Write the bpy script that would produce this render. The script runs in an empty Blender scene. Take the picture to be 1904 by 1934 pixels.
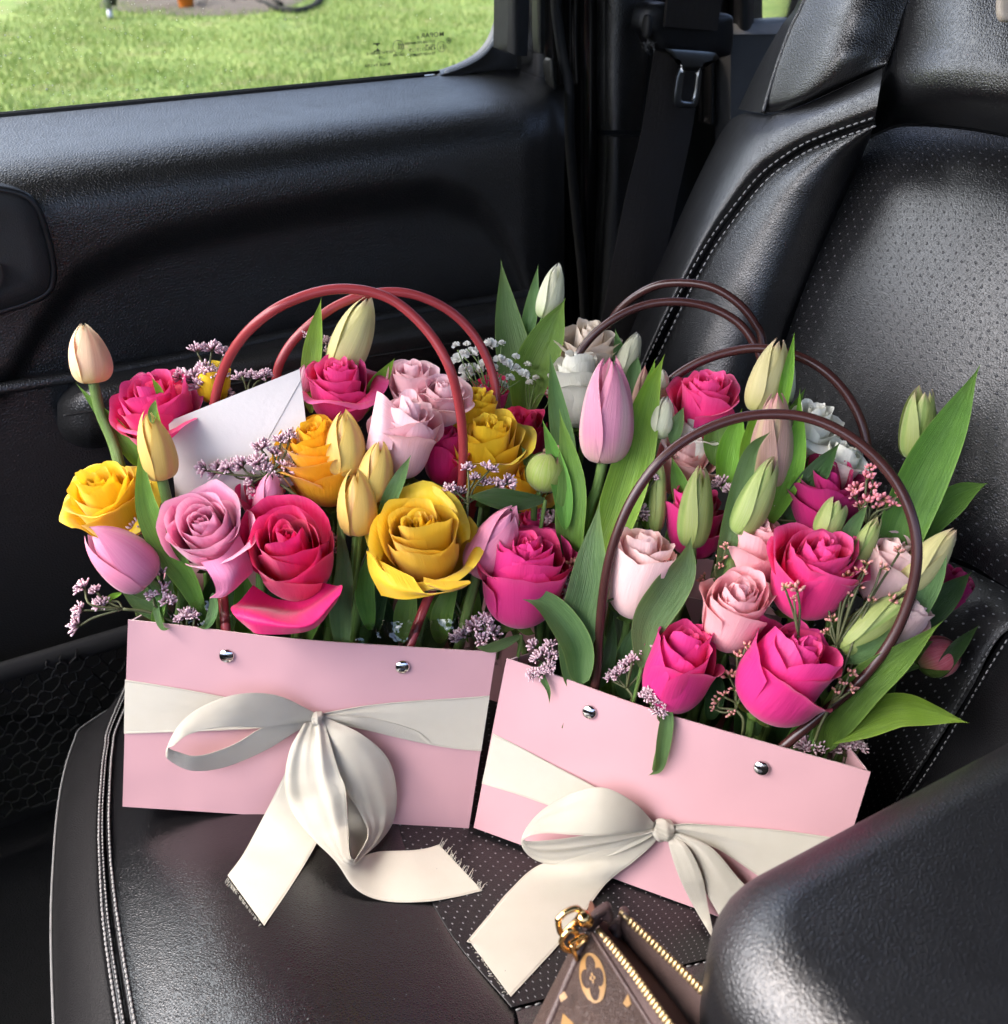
import bpy, math, random
import numpy as np
from mathutils import Matrix, Vector
rad = math.radians
scene = bpy.context.scene
COL = scene.collection

# ------------------------------------------------------------------ camera
PITCH, YAW, FOC = rad(32.8), rad(29.0), 1904.0
CAM = np.array([0.0, 0.0, 1.38])
_g = np.array([math.sin(YAW), math.cos(YAW), 0.0])
VR = np.array([math.cos(YAW), -math.sin(YAW), 0.0])
VF = _g * math.cos(PITCH) - np.array([0, 0, 1.0]) * math.sin(PITCH)
VU = _g * math.sin(PITCH) + np.array([0, 0, 1.0]) * math.cos(PITCH)
cd = bpy.data.cameras.new('camera')
cam = bpy.data.objects.new('camera', cd); COL.objects.link(cam)
M = Matrix.Identity(4)
for i in range(3):
    M[i][0], M[i][1], M[i][2], M[i][3] = VR[i], VU[i], -VF[i], CAM[i]
cam.matrix_world = M
cd.sensor_width = 36; cd.lens = 36; cd.sensor_fit = 'HORIZONTAL'
cd.clip_start = 0.02; cd.clip_end = 400
cd.dof.use_dof = True; cd.dof.focus_distance = 0.74; cd.dof.aperture_fstop = 11.5
scene.camera = cam

# ------------------------------------------------------------------ light
SUN_EL, SUN_AZ = 54, 152      # azimuth of the sun in degrees, counted from +X towards +Y
w = bpy.data.worlds.new('World'); scene.world = w; w.use_nodes = True
nt = w.node_tree
sky = nt.nodes.new('ShaderNodeTexSky'); sky.sky_type = 'NISHITA'; sky.sun_disc = False
sky.sun_elevation = rad(SUN_EL); sky.sun_rotation = rad(90 - SUN_AZ)
sky.air_density = 0.6; sky.dust_density = 5.0; sky.ozone_density = 0.6
bg = nt.nodes['Background']; bg.inputs[1].default_value = 0.135
nt.links.new(sky.outputs[0], bg.inputs[0])
sl = bpy.data.lights.new('sun', 'SUN'); sl.energy = 1.35; sl.angle = rad(95); sl.color = (1, .99, .975)
so = bpy.data.objects.new('sun', sl); COL.objects.link(so)
_sd = Vector((math.cos(rad(SUN_EL)) * math.cos(rad(SUN_AZ)), math.cos(rad(SUN_EL)) * math.sin(rad(SUN_AZ)), math.sin(rad(SUN_EL))))
so.rotation_euler = _sd.to_track_quat('Z', 'Y').to_euler(); so.location = (0, 0, 6)
vs = scene.view_settings
scene.display_settings.display_device = 'sRGB'
vs.view_transform = 'Standard'; vs.look = 'None'; vs.gamma = 1; vs.exposure = 2.78
scene.cycles.use_denoising = True
scene.cycles.max_bounces = 8; scene.cycles.transparent_max_bounces = 12
scene.cycles.diffuse_bounces = 4; scene.cycles.glossy_bounces = 3
scene.cycles.sample_clamp_indirect = 6
scene.cycles.caustics_reflective = False; scene.cycles.caustics_refractive = False

# ------------------------------------------------------------------ geometry helpers
def ray(u, v): return VF + VR * ((u - 952) / FOC) + VU * ((967 - v) / FOC)
def at(u, v, d): return CAM + ray(u, v) * d
def on(u, v, p, n):
    r = ray(u, v); return CAM + r * (np.dot(np.asarray(p) - CAM, n) / np.dot(r, n))
def onY(u, v, y): return on(u, v, (0, y, 0), np.array([0, 1.0, 0]))
def onZ(u, v, z): return on(u, v, (0, 0, z), np.array([0, 0, 1.0]))
def onX(u, v, x): return on(u, v, (x, 0, 0), np.array([1.0, 0, 0]))
def depth(p): return float(np.dot(np.asarray(p) - CAM, VF))
def nrm(a): a = np.asarray(a, float); return a / (np.linalg.norm(a) + 1e-12)
def hexl(h):
    c = [int(h[i:i + 2], 16) / 255 for i in (0, 2, 4)]
    return tuple(x / 12.92 if x <= .04045 else ((x + .055) / 1.055) ** 2.4 for x in c)

def cat1(P, n):
    """Catmull-Rom resampling of P (k, ...) to n samples along axis 0"""
    P = np.asarray(P, float); k = len(P)
    if k == 2:
        t = np.linspace(0, 1, n).reshape((-1,) + (1,) * (P.ndim - 1)); return P[0] * (1 - t) + P[1] * t
    Q = np.concatenate([[2 * P[0] - P[1]], P, [2 * P[-1] - P[-2]]])
    x = np.linspace(0, k - 1, n); i = np.minimum(x.astype(int), k - 2)
    t = (x - i).reshape((-1,) + (1,) * (P.ndim - 1))
    a, b, c, d = Q[i], Q[i + 1], Q[i + 2], Q[i + 3]
    return .5 * (2 * b + (c - a) * t + (2 * a - 5 * b + 4 * c - d) * t * t + (3 * b - a - 3 * c + d) * t ** 3)
def cat2(G, n, m):
    A = cat1(np.asarray(G, float), n)
    return np.swapaxes(cat1(np.swapaxes(A, 0, 1), m), 0, 1)

ORG = {}
def empty(name, loc, label, cat, group=None):
    o = bpy.data.objects.new(name, None); COL.objects.link(o)
    o.empty_display_size = .02
    o.location = [float(x) for x in loc]; ORG[o.name] = np.asarray(loc, float)
    o['label'] = label; o['category'] = cat
    if group: o['group'] = group
    return o
def tag(o, label, cat, group=None):
    o['label'] = label; o['category'] = cat
    if group: o['group'] = group
    return o
def mesh(name, V, F, mat, parent=None, uv=None, smooth=True, kind=None, loc=None, label=None):
    """links ONE mesh object from world coordinates"""
    V = np.asarray(V, float)
    if parent is not None: org = ORG[parent.name]
    else: org = np.asarray(loc, float) if loc is not None else np.zeros(3)
    me = bpy.data.meshes.new(name)
    me.from_pydata((V - org).tolist(), [], [tuple(int(i) for i in f) for f in F])
    if smooth: me.polygons.foreach_set('use_smooth', [True] * len(me.polygons))
    if uv is not None:
        li = np.empty(len(me.loops), np.int32); me.loops.foreach_get('vertex_index', li)
        l = me.uv_layers.new(name='UVMap'); l.data.foreach_set('uv', np.asarray(uv, np.float32)[li].ravel())
    me.materials.append(mat); me.update()
    o = bpy.data.objects.new(name, me); COL.objects.link(o)
    if parent is not None: o.parent = parent
    else: o.location = org.tolist()
    ORG[o.name] = org
    if kind: o['kind'] = kind
    if label: o['label'] = label
    return o
def place(name, me, mat4, parent, kind=None):
    o = bpy.data.objects.new(name, me); COL.objects.link(o); o.parent = parent
    m = mat4.copy(); m.translation = m.translation - Vector(ORG[parent.name]); o.matrix_local = m
    ORG[o.name] = ORG[parent.name]
    if kind: o['kind'] = kind
    return o
def grid(P, flip=False, closed=False):
    """(n,m,3) -> verts, quads, uv in 0..1"""
    n, m = P.shape[:2]; V = P.reshape(-1, 3)
    i, j = np.meshgrid(np.arange(n - 1), np.arange(m if closed else m - 1), indexing='ij')
    a = (i * m + j).ravel(); b = (i * m + (j + 1) % m).ravel(); c = ((i + 1) * m + (j + 1) % m).ravel(); d = ((i + 1) * m + j).ravel()
    F = np.stack([a, d, c, b] if flip else [a, b, c, d], 1)
    U = np.stack(np.meshgrid(np.linspace(0, 1, n), np.linspace(0, 1, m), indexing='ij'), -1).reshape(-1, 2)
    return V, F, U
def metric_uv(P):
    du = np.linalg.norm(np.diff(P, axis=0), axis=2).mean(1); dv = np.linalg.norm(np.diff(P, axis=1), axis=2).mean(0)
    a = np.concatenate([[0], np.cumsum(du)]); b = np.concatenate([[0], np.cumsum(dv)])
    return np.stack(np.meshgrid(a, b, indexing='ij'), -1).reshape(-1, 2)
class MB:
    def __init__(s): s.V = []; s.F = []; s.U = []; s.n = 0
    def add(s, V, F, U=None):
        V = np.asarray(V, float); s.V.append(V)
        s.F += [tuple(int(i) + s.n for i in f) for f in F]
        s.U.append(np.zeros((len(V), 2)) if U is None else np.asarray(U, float)); s.n += len(V)
    def build(s, name, mat, parent=None, **k):
        return mesh(name, np.concatenate(s.V), s.F, mat, parent, uv=np.concatenate(s.U), **k)
def tube(P, r, seg=8, cap=True, flat=None, ref=None):
    """tube along P; r scalar or list; returns V,F,U"""
    P = np.asarray(P, float); n = len(P); r = np.broadcast_to(np.asarray(r, float), (n,))
    T = np.gradient(P, axis=0); T /= np.linalg.norm(T, axis=1)[:, None] + 1e-12
    a = np.array([0, 0, 1.0]) if ref is None else np.asarray(ref, float)
    if abs(np.dot(a, T[0])) > .9: a = np.array([1.0, 0, 0])
    nn = nrm(a - T[0] * np.dot(a, T[0])); R = []
    th = np.linspace(0, 2 * np.pi, seg, endpoint=False)
    for i in range(n):
        nn = nrm(nn - T[i] * np.dot(nn, T[i])); bb = np.cross(T[i], nn)
        f = 1 if flat is None else flat
        R.append(P[i] + r[i] * (np.cos(th)[:, None] * nn * f + np.sin(th)[:, None] * bb))
    V, F, U = grid(np.array(R), closed=True); F = [tuple(f) for f in F]
    if cap:
        F.append(tuple(range(seg))[::-1]); F.append(tuple(range((n - 1) * seg, n * seg)))
    return V, F, U
def box(c, X, Y, Z):
    c, X, Y, Z = [np.asarray(q, float) for q in (c, X, Y, Z)]
    V = [c + sx * X + sy * Y + sz * Z for sx in (-1, 1) for sy in (-1, 1) for sz in (-1, 1)]
    F = [(0, 1, 3, 2), (4, 6, 7, 5), (0, 4, 5, 1), (2, 3, 7, 6), (0, 2, 6, 4), (1, 5, 7, 3)]
    return np.array(V), F
def solid(P, th, nrmv=None, metric=False):
    """closed slab from grid P, thickness th along nrmv (or grid normal away from the camera)"""
    n, m = P.shape[:2]
    if nrmv is None:
        du = np.gradient(P, axis=0); dv = np.gradient(P, axis=1); N = np.cross(du, dv)
        N /= np.linalg.norm(N, axis=2)[:, :, None] + 1e-12
        if np.dot(N[n // 2, m // 2], VF) < 0: N = -N
    else: N = np.asarray(nrmv, float)
    Q = P + N * th
    V1, F1, U1 = grid(P); V2, F2, U2 = grid(Q, flip=True)
    F = [tuple(f) for f in F1] + [tuple(f + n * m) for f in F2]
    e = [i * m for i in range(n)]; 
    ring = [j for j in range(m)] + [i * m + m - 1 for i in range(1, n)] + [(n - 1) * m + j for j in range(m - 2, -1, -1)] + [i * m for i in range(n - 2, 0, -1)]
    if metric: U1 = U2 = metric_uv(P)
    k = n * m; r = len(ring); R1, R2 = V1[ring], V2[ring]
    for a in range(r): b = (a + 1) % r; F.append((2 * k + b, 2 * k + a, 2 * k + r + a, 2 * k + r + b))
    return np.concatenate([V1, V2, R1, R2]), F, np.concatenate([U1, U2, U1[ring], U2[ring]])
def prism(poly, depthv):
    """outline (k,3) extruded along depthv"""
    P = np.asarray(poly, float); k = len(P); Q = P + np.asarray(depthv, float)
    F = [tuple(range(k)), tuple(range(2 * k - 1, k - 1, -1))] + [(i, i + k, (i + 1) % k + k, (i + 1) % k) for i in range(k)]
    return np.concatenate([P, Q]), F
def rbox(c, X, Y, Z, r=.2, n=10):
    """rounded box (superellipsoid)"""
    th = np.linspace(-np.pi / 2, np.pi / 2, n); ph = np.linspace(0, 2 * np.pi, 2 * n, endpoint=False)
    def s(x): return np.sign(x) * np.abs(x) ** r
    A, B = np.meshgrid(th, ph, indexing='ij')
    L = np.stack([s(np.cos(A)) * s(np.cos(B)), s(np.cos(A)) * s(np.sin(B)), s(np.sin(A))], -1)
    P = np.asarray(c, float) + L[..., :1] * np.asarray(X, float) + L[..., 1:2] * np.asarray(Y, float) + L[..., 2:] * np.asarray(Z, float)
    V, F, U = grid(P, closed=True); return V, F, U

# ------------------------------------------------------------------ materials
def nodes(name):
    m = bpy.data.materials.new(name); m.use_nodes = True
    t = m.node_tree; t.nodes.clear(); return m, t
class NT:
    def __init__(s, name):
        s.m, s.t = nodes(name); s.out = s.n('OutputMaterial')
    def n(s, k, **kw):
        x = s.t.nodes.new('ShaderNode' + k)
        for a, b in kw.items():
            if a.startswith('i_'):
                key = a[2:]; key = int(key) if key.isdigit() else key.replace('_', ' ')
                x.inputs[key].default_value = b
            else: setattr(x, a, b)
        return x
    def l(s, a, b): s.t.links.new(a, b)
    def math(s, op, a, b=None, c=None, clamp=False):
        x = s.n('Math', operation=op); x.use_clamp = clamp
        for i, q in enumerate((a, b, c)):
            if q is None: continue
            if isinstance(q, (int, float)): x.inputs[i].default_value = q
            else: s.l(q, x.inputs[i])
        return x.outputs[0]
    def mix(s, f, a, b, mode='MIX'):
        x = s.n('Mix', data_type='RGBA', blend_type=mode)
        for i, q in ((0, f), (6, a), (7, b)):
            if isinstance(q, (int, float)): x.inputs[i].default_value = q
            elif isinstance(q, tuple): x.inputs[i].default_value = q + (1,) if len(q) == 3 else q
            else: s.l(q, x.inputs[i])
        return x.outputs[2]
    def ramp(s, f, stops, interp='LINEAR'):
        x = s.n('ValToRGB'); e = x.color_ramp.elements; x.color_ramp.interpolation = interp
        while len(e) < len(stops): e.new(.5)
        for k, (p, c) in zip(e, stops):
            k.position = p; k.color = (c + (1,)) if isinstance(c, tuple) else (c, c, c, 1)
        s.l(f, x.inputs[0]); return x.outputs[0]
    def noise(s, vec, scale, detail=3, rough=.55, dim='3D'):
        x = s.n('TexNoise', noise_dimensions=dim); x.inputs['Scale'].default_value = scale
        x.inputs['Detail'].default_value = detail; x.inputs['Roughness'].default_value = rough
        if vec is not None: s.l(vec, x.inputs['Vector'])
        return x.outputs[0]
    def mapping(s, vec, scale=(1, 1, 1), rot=(0, 0, 0), loc=(0, 0, 0)):
        x = s.n('Mapping'); x.inputs['Scale'].default_value = scale; x.inputs['Rotation'].default_value = rot; x.inputs['Location'].default_value = loc
        s.l(vec, x.inputs['Vector']); return x.outputs[0]
    def geo(s): return s.n('NewGeometry').outputs['Position']
    def uv(s): return s.n('UVMap', uv_map='UVMap').outputs[0]
    def bump(s, h, dist, strength=1, nrm=None):
        x = s.n('Bump'); x.inputs['Distance'].default_value = dist; x.inputs['Strength'].default_value = strength
        s.l(h, x.inputs['Height'])
        if nrm is not None: s.l(nrm, x.inputs['Normal'])
        return x.outputs[0]
    def pbsdf(s, col, rough=.5, metal=0, spec=.5, normal=None, **kw):
        x = s.n('BsdfPrincipled')
        if isinstance(col, tuple): x.inputs['Base Color'].default_value = col + (1,)
        else: s.l(col, x.inputs['Base Color'])
        if isinstance(rough, (int, float)): x.inputs['Roughness'].default_value = rough
        else: s.l(rough, x.inputs['Roughness'])
        x.inputs['Metallic'].default_value = metal; x.inputs['Specular IOR Level'].default_value = spec
        for k, v in kw.items(): x.inputs[k.replace('_', ' ')].default_value = v
        if normal is not None: s.l(normal, x.inputs['Normal'])
        return x.outputs[0]
    def done(s, sh): s.l(sh, s.out.inputs['Surface']); return s.m

def mat_plain(name, col, rough=.5, metal=0, spec=.5, var=.15, scale=60, bump=0, bscale=300, **kw):
    t = NT(name); g = t.geo(); f = t.noise(g, scale, 4)
    c = t.mix(f, tuple(x * (1 - var) for x in col), tuple(min(1, x * (1 + var)) for x in col))
    nn = t.bump(t.noise(g, bscale, 3), bump) if bump else None
    r = t.math('MULTIPLY_ADD', t.noise(g, scale * 1.7, 3), .15, rough - .075)
    return t.done(t.pbsdf(c, r, metal, spec, nn, **kw))
def mat_leather(name, col=(.011, .011, .013), rough=.36, cell=330, depth=.0005, crease=0, perf=False, spec=.55, wr=0, dot=.085):
    t = NT(name); g = t.geo()
    wn = t.n('VectorMath', operation='ADD'); t.l(g, wn.inputs[0])
    nz = t.n('TexNoise'); nz.inputs['Scale'].default_value = cell * .6; t.l(g, nz.inputs['Vector'])
    sc = t.n('VectorMath', operation='SCALE'); sc.inputs[3].default_value = .6 / cell; t.l(nz.outputs[1], sc.inputs[0]); t.l(sc.outputs[0], wn.inputs[1])
    v = t.n('TexVoronoi', feature='DISTANCE_TO_EDGE'); v.inputs['Scale'].default_value = cell; t.l(wn.outputs[0], v.inputs['Vector'])
    h = t.ramp(v.outputs['Distance'], [(0, 0.), (.35, 1.)], 'EASE')
    h = t.math('ADD', h, t.math('MULTIPLY', t.noise(g, cell * 2.2, 2), .5))
    nn = t.bump(h, depth)
    if wr:
        s = t.mapping(g, (1, .35, 1)); v2 = t.n('TexVoronoi', feature='DISTANCE_TO_EDGE'); v2.inputs['Scale'].default_value = 34; 
        n3 = t.n('TexNoise'); n3.inputs['Scale'].default_value = 30; n3.inputs['Detail'].default_value = 4; t.l(g, n3.inputs['Vector'])
        a = t.n('VectorMath', operation='MULTIPLY_ADD'); t.l(n3.outputs[1], a.inputs[0]); a.inputs[1].default_value = (.09, .09, .09); t.l(s, a.inputs[2])
        t.l(a.outputs[0], v2.inputs['Vector'])
        h2 = t.ramp(v2.outputs['Distance'], [(0, 0.), (.03, 1.)], 'EASE')
        h2 = t.math('ADD', h2, t.math('MULTIPLY', t.noise(g, 22, 4), 2.0))
        nn = t.bump(h2, .0007 * wr, 1, nn)
    lo = t.noise(g, 9, 3)
    c = t.mix(lo, tuple(x * .8 for x in col), tuple(x * 1.25 for x in col))
    r = t.math('MULTIPLY_ADD', t.noise(g, 40, 4), .12, rough - .06)
    if perf:
        mp = t.mapping(t.uv(), (perf, perf, 1), (0, 0, rad(45)))
        pv = t.n('TexVoronoi', voronoi_dimensions='2D'); pv.inputs['Scale'].default_value = 1; pv.inputs['Randomness'].default_value = .04; t.l(mp, pv.inputs['Vector'])
        d = t.ramp(pv.outputs['Distance'], [(.08, 1.), (.125, 0.)])
        c = t.mix(d, c, (dot, dot, dot * 1.05)); r = t.math('MAXIMUM', r, t.math('MULTIPLY', d, .95))
        nn = t.bump(t.math('SUBTRACT', 1., d), .0008, 1, nn)
        x = t.n('BsdfPrincipled'); t.l(c, x.inputs['Base Color']); t.l(r, x.inputs['Roughness']); t.l(nn, x.inputs['Normal'])
        t.l(t.math('MULTIPLY_ADD', d, -spec, spec), x.inputs['Specular IOR Level'])
        return t.done(x.outputs[0])
    return t.done(t.pbsdf(c, r, 0, spec, nn))
def mat_petal(name, col, base=None, rim=None, out=None, trans=.3, vein=.1, rough=.5, streak=None, bmp=.0005):
    """petal: UV.x across, UV.y from base to rim; base / rim tints are the petal's own colour"""
    t = NT(name); uv = t.uv(); sp = t.n('SeparateXYZ'); t.l(uv, sp.inputs[0]); X, Yv = sp.outputs[0], sp.outputs[1]
    base = base or tuple(x * .8 for x in col); rim = rim or col
    oi = t.n('ObjectInfo').outputs['Random']
    nz = t.noise(t.mapping(uv, (26, 2.2, 1)), 1, 4, .6)
    nf = t.noise(t.geo(), 90, 4)
    y2 = t.math('ADD', Yv, t.math('MULTIPLY_ADD', nz, .16, -.08))
    c = t.ramp(y2, [(.12, base), (.45, col), (.86, col), (.985, rim)])
    nz2 = t.noise(t.mapping(uv, (44, 1.4, 1), (0, 0, .1), (3.1, 1.7, 0)), 1, 4, .7)
    c = t.mix(t.math('MULTIPLY', t.ramp(nz, [(.3, 0.), (.75, 1.)]), vein * 1.2), c, tuple(x * .55 for x in col))
    c = t.mix(t.math('MULTIPLY', t.ramp(nz2, [(.45, 0.), (.8, 1.)]), vein * 1.5), c, tuple(x + (.9 - x) * .35 for x in rim))
    c = t.mix(t.math('MULTIPLY', nf, .18), c, tuple(min(1, x * 1.25 + .02) for x in col))
    hs = t.n('HueSaturation'); t.l(c, hs.inputs['Color']); t.l(t.math('MULTIPLY_ADD', oi, .22, .89), hs.inputs['Value'])
    t.l(t.math('MULTIPLY_ADD', oi, .016, .492), hs.inputs['Hue']); c = hs.outputs[0]
    if out:
        bf = t.n('NewGeometry').outputs['Backfacing']
        c = t.mix(t.math('MULTIPLY', bf, 1.), c, t.mix(.75, c, out))
    if streak:
        dd = t.math('ABSOLUTE', t.math('SUBTRACT', X, .5))
        k = t.ramp(t.math('ADD', dd, t.math('MULTIPLY_ADD', nz, .12, -.06)), [(.03, 1.), (.16, 0.)])
        c = t.mix(t.math('MULTIPLY', k, .8), c, streak)
    nn = t.bump(t.math('ADD', nz, t.math('MULTIPLY', nf, .3)), bmp)
    p = t.pbsdf(c, rough, 0, .35, nn, Sheen_Weight=.25, Sheen_Roughness=.4)
    tr = t.n('BsdfTranslucent'); t.l(c, tr.inputs[0]); t.l(nn, tr.inputs['Normal'])
    mx = t.n('MixShader'); mx.inputs[0].default_value = trans; t.l(p, mx.inputs[1]); t.l(tr.outputs[0], mx.inputs[2])
    return t.done(mx.outputs[0])
def mat_leaf(name, a, b, edge=None, trans=.3, rough=.42):
    t = NT(name); uv = t.uv(); sp = t.n('SeparateXYZ'); t.l(uv, sp.inputs[0])
    st = t.noise(t.mapping(uv, (1.6, 30, 1)), 1, 4, .65); lo = t.noise(t.geo(), 45, 4)
    oi = t.n('ObjectInfo').outputs['Random']
    f = t.math('ADD', t.math('MULTIPLY_ADD', st, 1.7, -.65), t.math('MULTIPLY_ADD', lo, .9, -.2), clamp=True)
    c = t.mix(f, a, b)
    dd = t.math('ABSOLUTE', t.math('SUBTRACT', sp.outputs[1], .5))
    e = t.ramp(dd, [(.455, 0.), (.495, 1.)])
    c = t.mix(t.math('MULTIPLY', e, .6), c, edge or tuple(min(1, x * 1.8) for x in b))
    tip = t.ramp(sp.outputs[0], [(.8, 0.), (1, .55)]); c = t.mix(tip, c, edge or tuple(min(1, x * 1.5) for x in b))
    hs = t.n('HueSaturation'); t.l(c, hs.inputs['Color']); t.l(t.math('MULTIPLY_ADD', oi, .4, .8), hs.inputs['Value']); t.l(t.math('MULTIPLY_ADD', oi, .03, .485), hs.inputs['Hue']); c = hs.outputs[0]
    nn = t.bump(st, .0012)
    p = t.pbsdf(c, rough, 0, .4, nn); tr = t.n('BsdfTranslucent'); t.l(t.mix(1.0, c, (1.0, 1.0, .45), 'MULTIPLY'), tr.inputs[0])
    mx = t.n('MixShader'); mx.inputs[0].default_value = trans; t.l(p, mx.inputs[1]); t.l(tr.outputs[0], mx.inputs[2])
    return t.done(mx.outputs[0])
def mat_uvgrad(name, stops, rough=.55, trans=.15):
    t = NT(name); sp = t.n('SeparateXYZ'); t.l(t.uv(), sp.inputs[0])
    nf = t.noise(t.geo(), 400, 2); c = t.ramp(t.math('ADD', sp.outputs[1], t.math('MULTIPLY_ADD', nf, .3, -.15)), stops)
    p = t.pbsdf(c, rough, 0, .3); tr = t.n('BsdfTranslucent'); t.l(c, tr.inputs[0])
    mx = t.n('MixShader'); mx.inputs[0].default_value = trans; t.l(p, mx.inputs[1]); t.l(tr.outputs[0], mx.inputs[2])
    return t.done(mx.outputs[0])
def mat_clear(name, tint=(.97, .99, .98), rough=0.02, refl=1.0, bump=0):
    t = NT(name); tr = t.n('BsdfTransparent'); tr.inputs[0].default_value = tint + (1,)
    gl = t.n('BsdfGlossy'); gl.inputs['Roughness'].default_value = rough
    fr = t.n('Fresnel'); fr.inputs[0].default_value = 1.45
    if bump:
        nn = t.bump(t.noise(t.geo(), 70, 2), bump); t.l(nn, gl.inputs['Normal']); t.l(nn, fr.inputs['Normal'])
    mx = t.n('MixShader'); t.l(t.math('MULTIPLY', fr.outputs[0], refl, clamp=True), mx.inputs[0]); t.l(tr.outputs[0], mx.inputs[1]); t.l(gl.outputs[0], mx.inputs[2])
    return t.done(mx.outputs[0])

LEA_SEAT = mat_leather('seat_leather', (.0045, .0045, .0052), .22, 600, .00008, wr=.05, spec=.9)
LEA_SEAT2 = mat_leather('seat_leather_bolster', (.007, .007, .008), .33, 520, .00013, wr=.05, spec=.8)
LEA_SMOOTH = mat_leather('door_skin', (.009, .009, .009), .40, 360, .00024, spec=.8)
LEA_SHADED = mat_leather('seat_leather_shaded', (.007, .007, .008), .52, 520, .00012, wr=.10, spec=.16)  # seat leather with gloss cut so the front bolster stays dark as in shade
LEA_ARM = mat_leather('armrest_leather', (.007, .007, .008), .38, 430, .00014, spec=.9)
LEA_PERF = mat_leather('perforated_leather', (.007, .007, .008), .42, 560, .00010, perf=135, spec=.6, dot=.26)
LEA_PERF_BACK = mat_leather('perforated_leather_back', (.007, .007, .008), .36, 560, .00013, perf=124, spec=.8)
PL_BLACK = mat_plain('black_plastic', (.008, .008, .009), .42, bump=.0003, bscale=700)
PL_MATT = mat_plain('matt_black_plastic', (.010, .0095, .0095), .62, bump=.0003, bscale=900)
PAINT_BLACK = mat_plain('black_paint', (.008, .008, .008), .12, spec=.6)
RUBBER = mat_plain('black_rubber', (.008, .008, .008), .7)
CARPET = mat_plain('black_carpet', (.006, .006, .006), .95, bump=.002, bscale=500)
HEADLINER = mat_plain('dark_headliner', (.02, .02, .02), .95)
THREAD = mat_plain('grey_thread', (.20, .20, .20), .7)
CORD = mat_plain('black_cord', (.012, .012, .012), .8)
CHROME = mat_plain('polished_steel', (.72, .72, .72), .12, 1)
STEEL = mat_plain('brushed_steel', (.30, .31, .31), .32, 1)
GOLD = mat_plain('polished_brass', (.78, .50, .20), .2, 1)
ZIPM = mat_plain('brass_zip', (.48, .35, .18), .45, 1)
GLASS = mat_clear('window_glass')
CELLO = mat_clear('cellophane', (.96, .97, .96), .05, 2.2, .004)

# ================================================================== outdoors
def mat_lawn():
    t = NT('lawn'); g = t.geo()
    a = t.noise(g, .9, 5, .6); b = t.noise(t.mapping(g, (1, .5, 1)), 7, 4); c0 = t.noise(g, 60, 3)
    c = t.mix(t.ramp(a, [(.35, 0.), (.65, 1.)]), (.075, .125, .020), (.155, .205, .050))
    c = t.mix(t.ramp(b, [(.45, 0.), (.7, .6)]), c, (.20, .225, .065))
    c = t.mix(t.ramp(t.noise(g, 2.3, 5), [(.55, 0.), (.68, .75)]), c, (.14, .105, .055))
    c = t.mix(t.math('MULTIPLY', c0, .35), c, (.03, .07, .01))
    return t.done(t.pbsdf(c, .8, 0, .2, t.bump(c0, .03)))
LAWN = mat_lawn()
V, F, U = grid(np.array([[[x, y, 0.0] for y in (-150, -20, 0, 6, 12, 25, 60, 200)] for x in (-180, -30, -6, 0, 6, 12, 30, 180)]))
o = mesh('lawn', V, F, LAWN, smooth=False); o['kind'] = 'structure'
GRASSM = []
for i, c in enumerate([(.085, .140, .024), (.135, .20, .045), (.22, .245, .085)]):
    t = NT('grass_blade'); p = t.pbsdf(t.mix(t.noise(t.geo(), 3, 3), tuple(x * .7 for x in c), c), .6, 0, .3)
    tr = t.n('BsdfTranslucent'); tr.inputs[0].default_value = tuple(c) + (1,)
    mx = t.n('MixShader'); mx.inputs[0].default_value = .3; t.l(p, mx.inputs[1]); t.l(tr.outputs[0], mx.inputs[2]); GRASSM.append(t.done(mx.outputs[0]))
def blades(n, mi, seed):
    r = np.random.default_rng(seed)
    x = r.uniform(0, 6.3, n) * 1.0; y = 5.2 + r.uniform(0, 1, n) ** 1.5 * 10
    x = (y - 5.2) * .30 - 1.2 + r.uniform(0, 1, n) * (3.8 + (y - 5) * .55)
    h = r.uniform(.02, .055, n) * (1 + .5 * np.sin(x * 2.1 + y) * np.cos(y * 1.7)); az = r.uniform(0, 2 * np.pi, n); wd = r.uniform(.003, .007, n)
    lean = r.uniform(.1, .6, n) * h
    b = np.stack([x, y, np.zeros(n)], 1); s = np.stack([np.cos(az), np.sin(az), np.zeros(n)], 1) * wd[:, None]
    tip = b + np.stack([np.cos(az + 1.6) * lean, np.sin(az + 1.6) * lean, h], 1)
    V = np.stack([b - s, b + s, tip], 1).reshape(-1, 3)
    me = bpy.data.meshes.new('grass'); me.vertices.add(3 * n); me.vertices.foreach_set('co', V.ravel())
    me.loops.add(3 * n); me.loops.foreach_set('vertex_index', np.arange(3 * n)); me.polygons.add(n)
    me.polygons.foreach_set('loop_start', np.arange(0, 3 * n, 3)); me.polygons.foreach_set('loop_total', np.full(n, 3)); me.update()
    me.materials.append(GRASSM[mi]); o = bpy.data.objects.new('grass', me); COL.objects.link(o); o['kind'] = 'stuff'
blades(30000, 0, 1); blades(34000, 1, 2); blades(16000, 2, 3)
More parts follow.
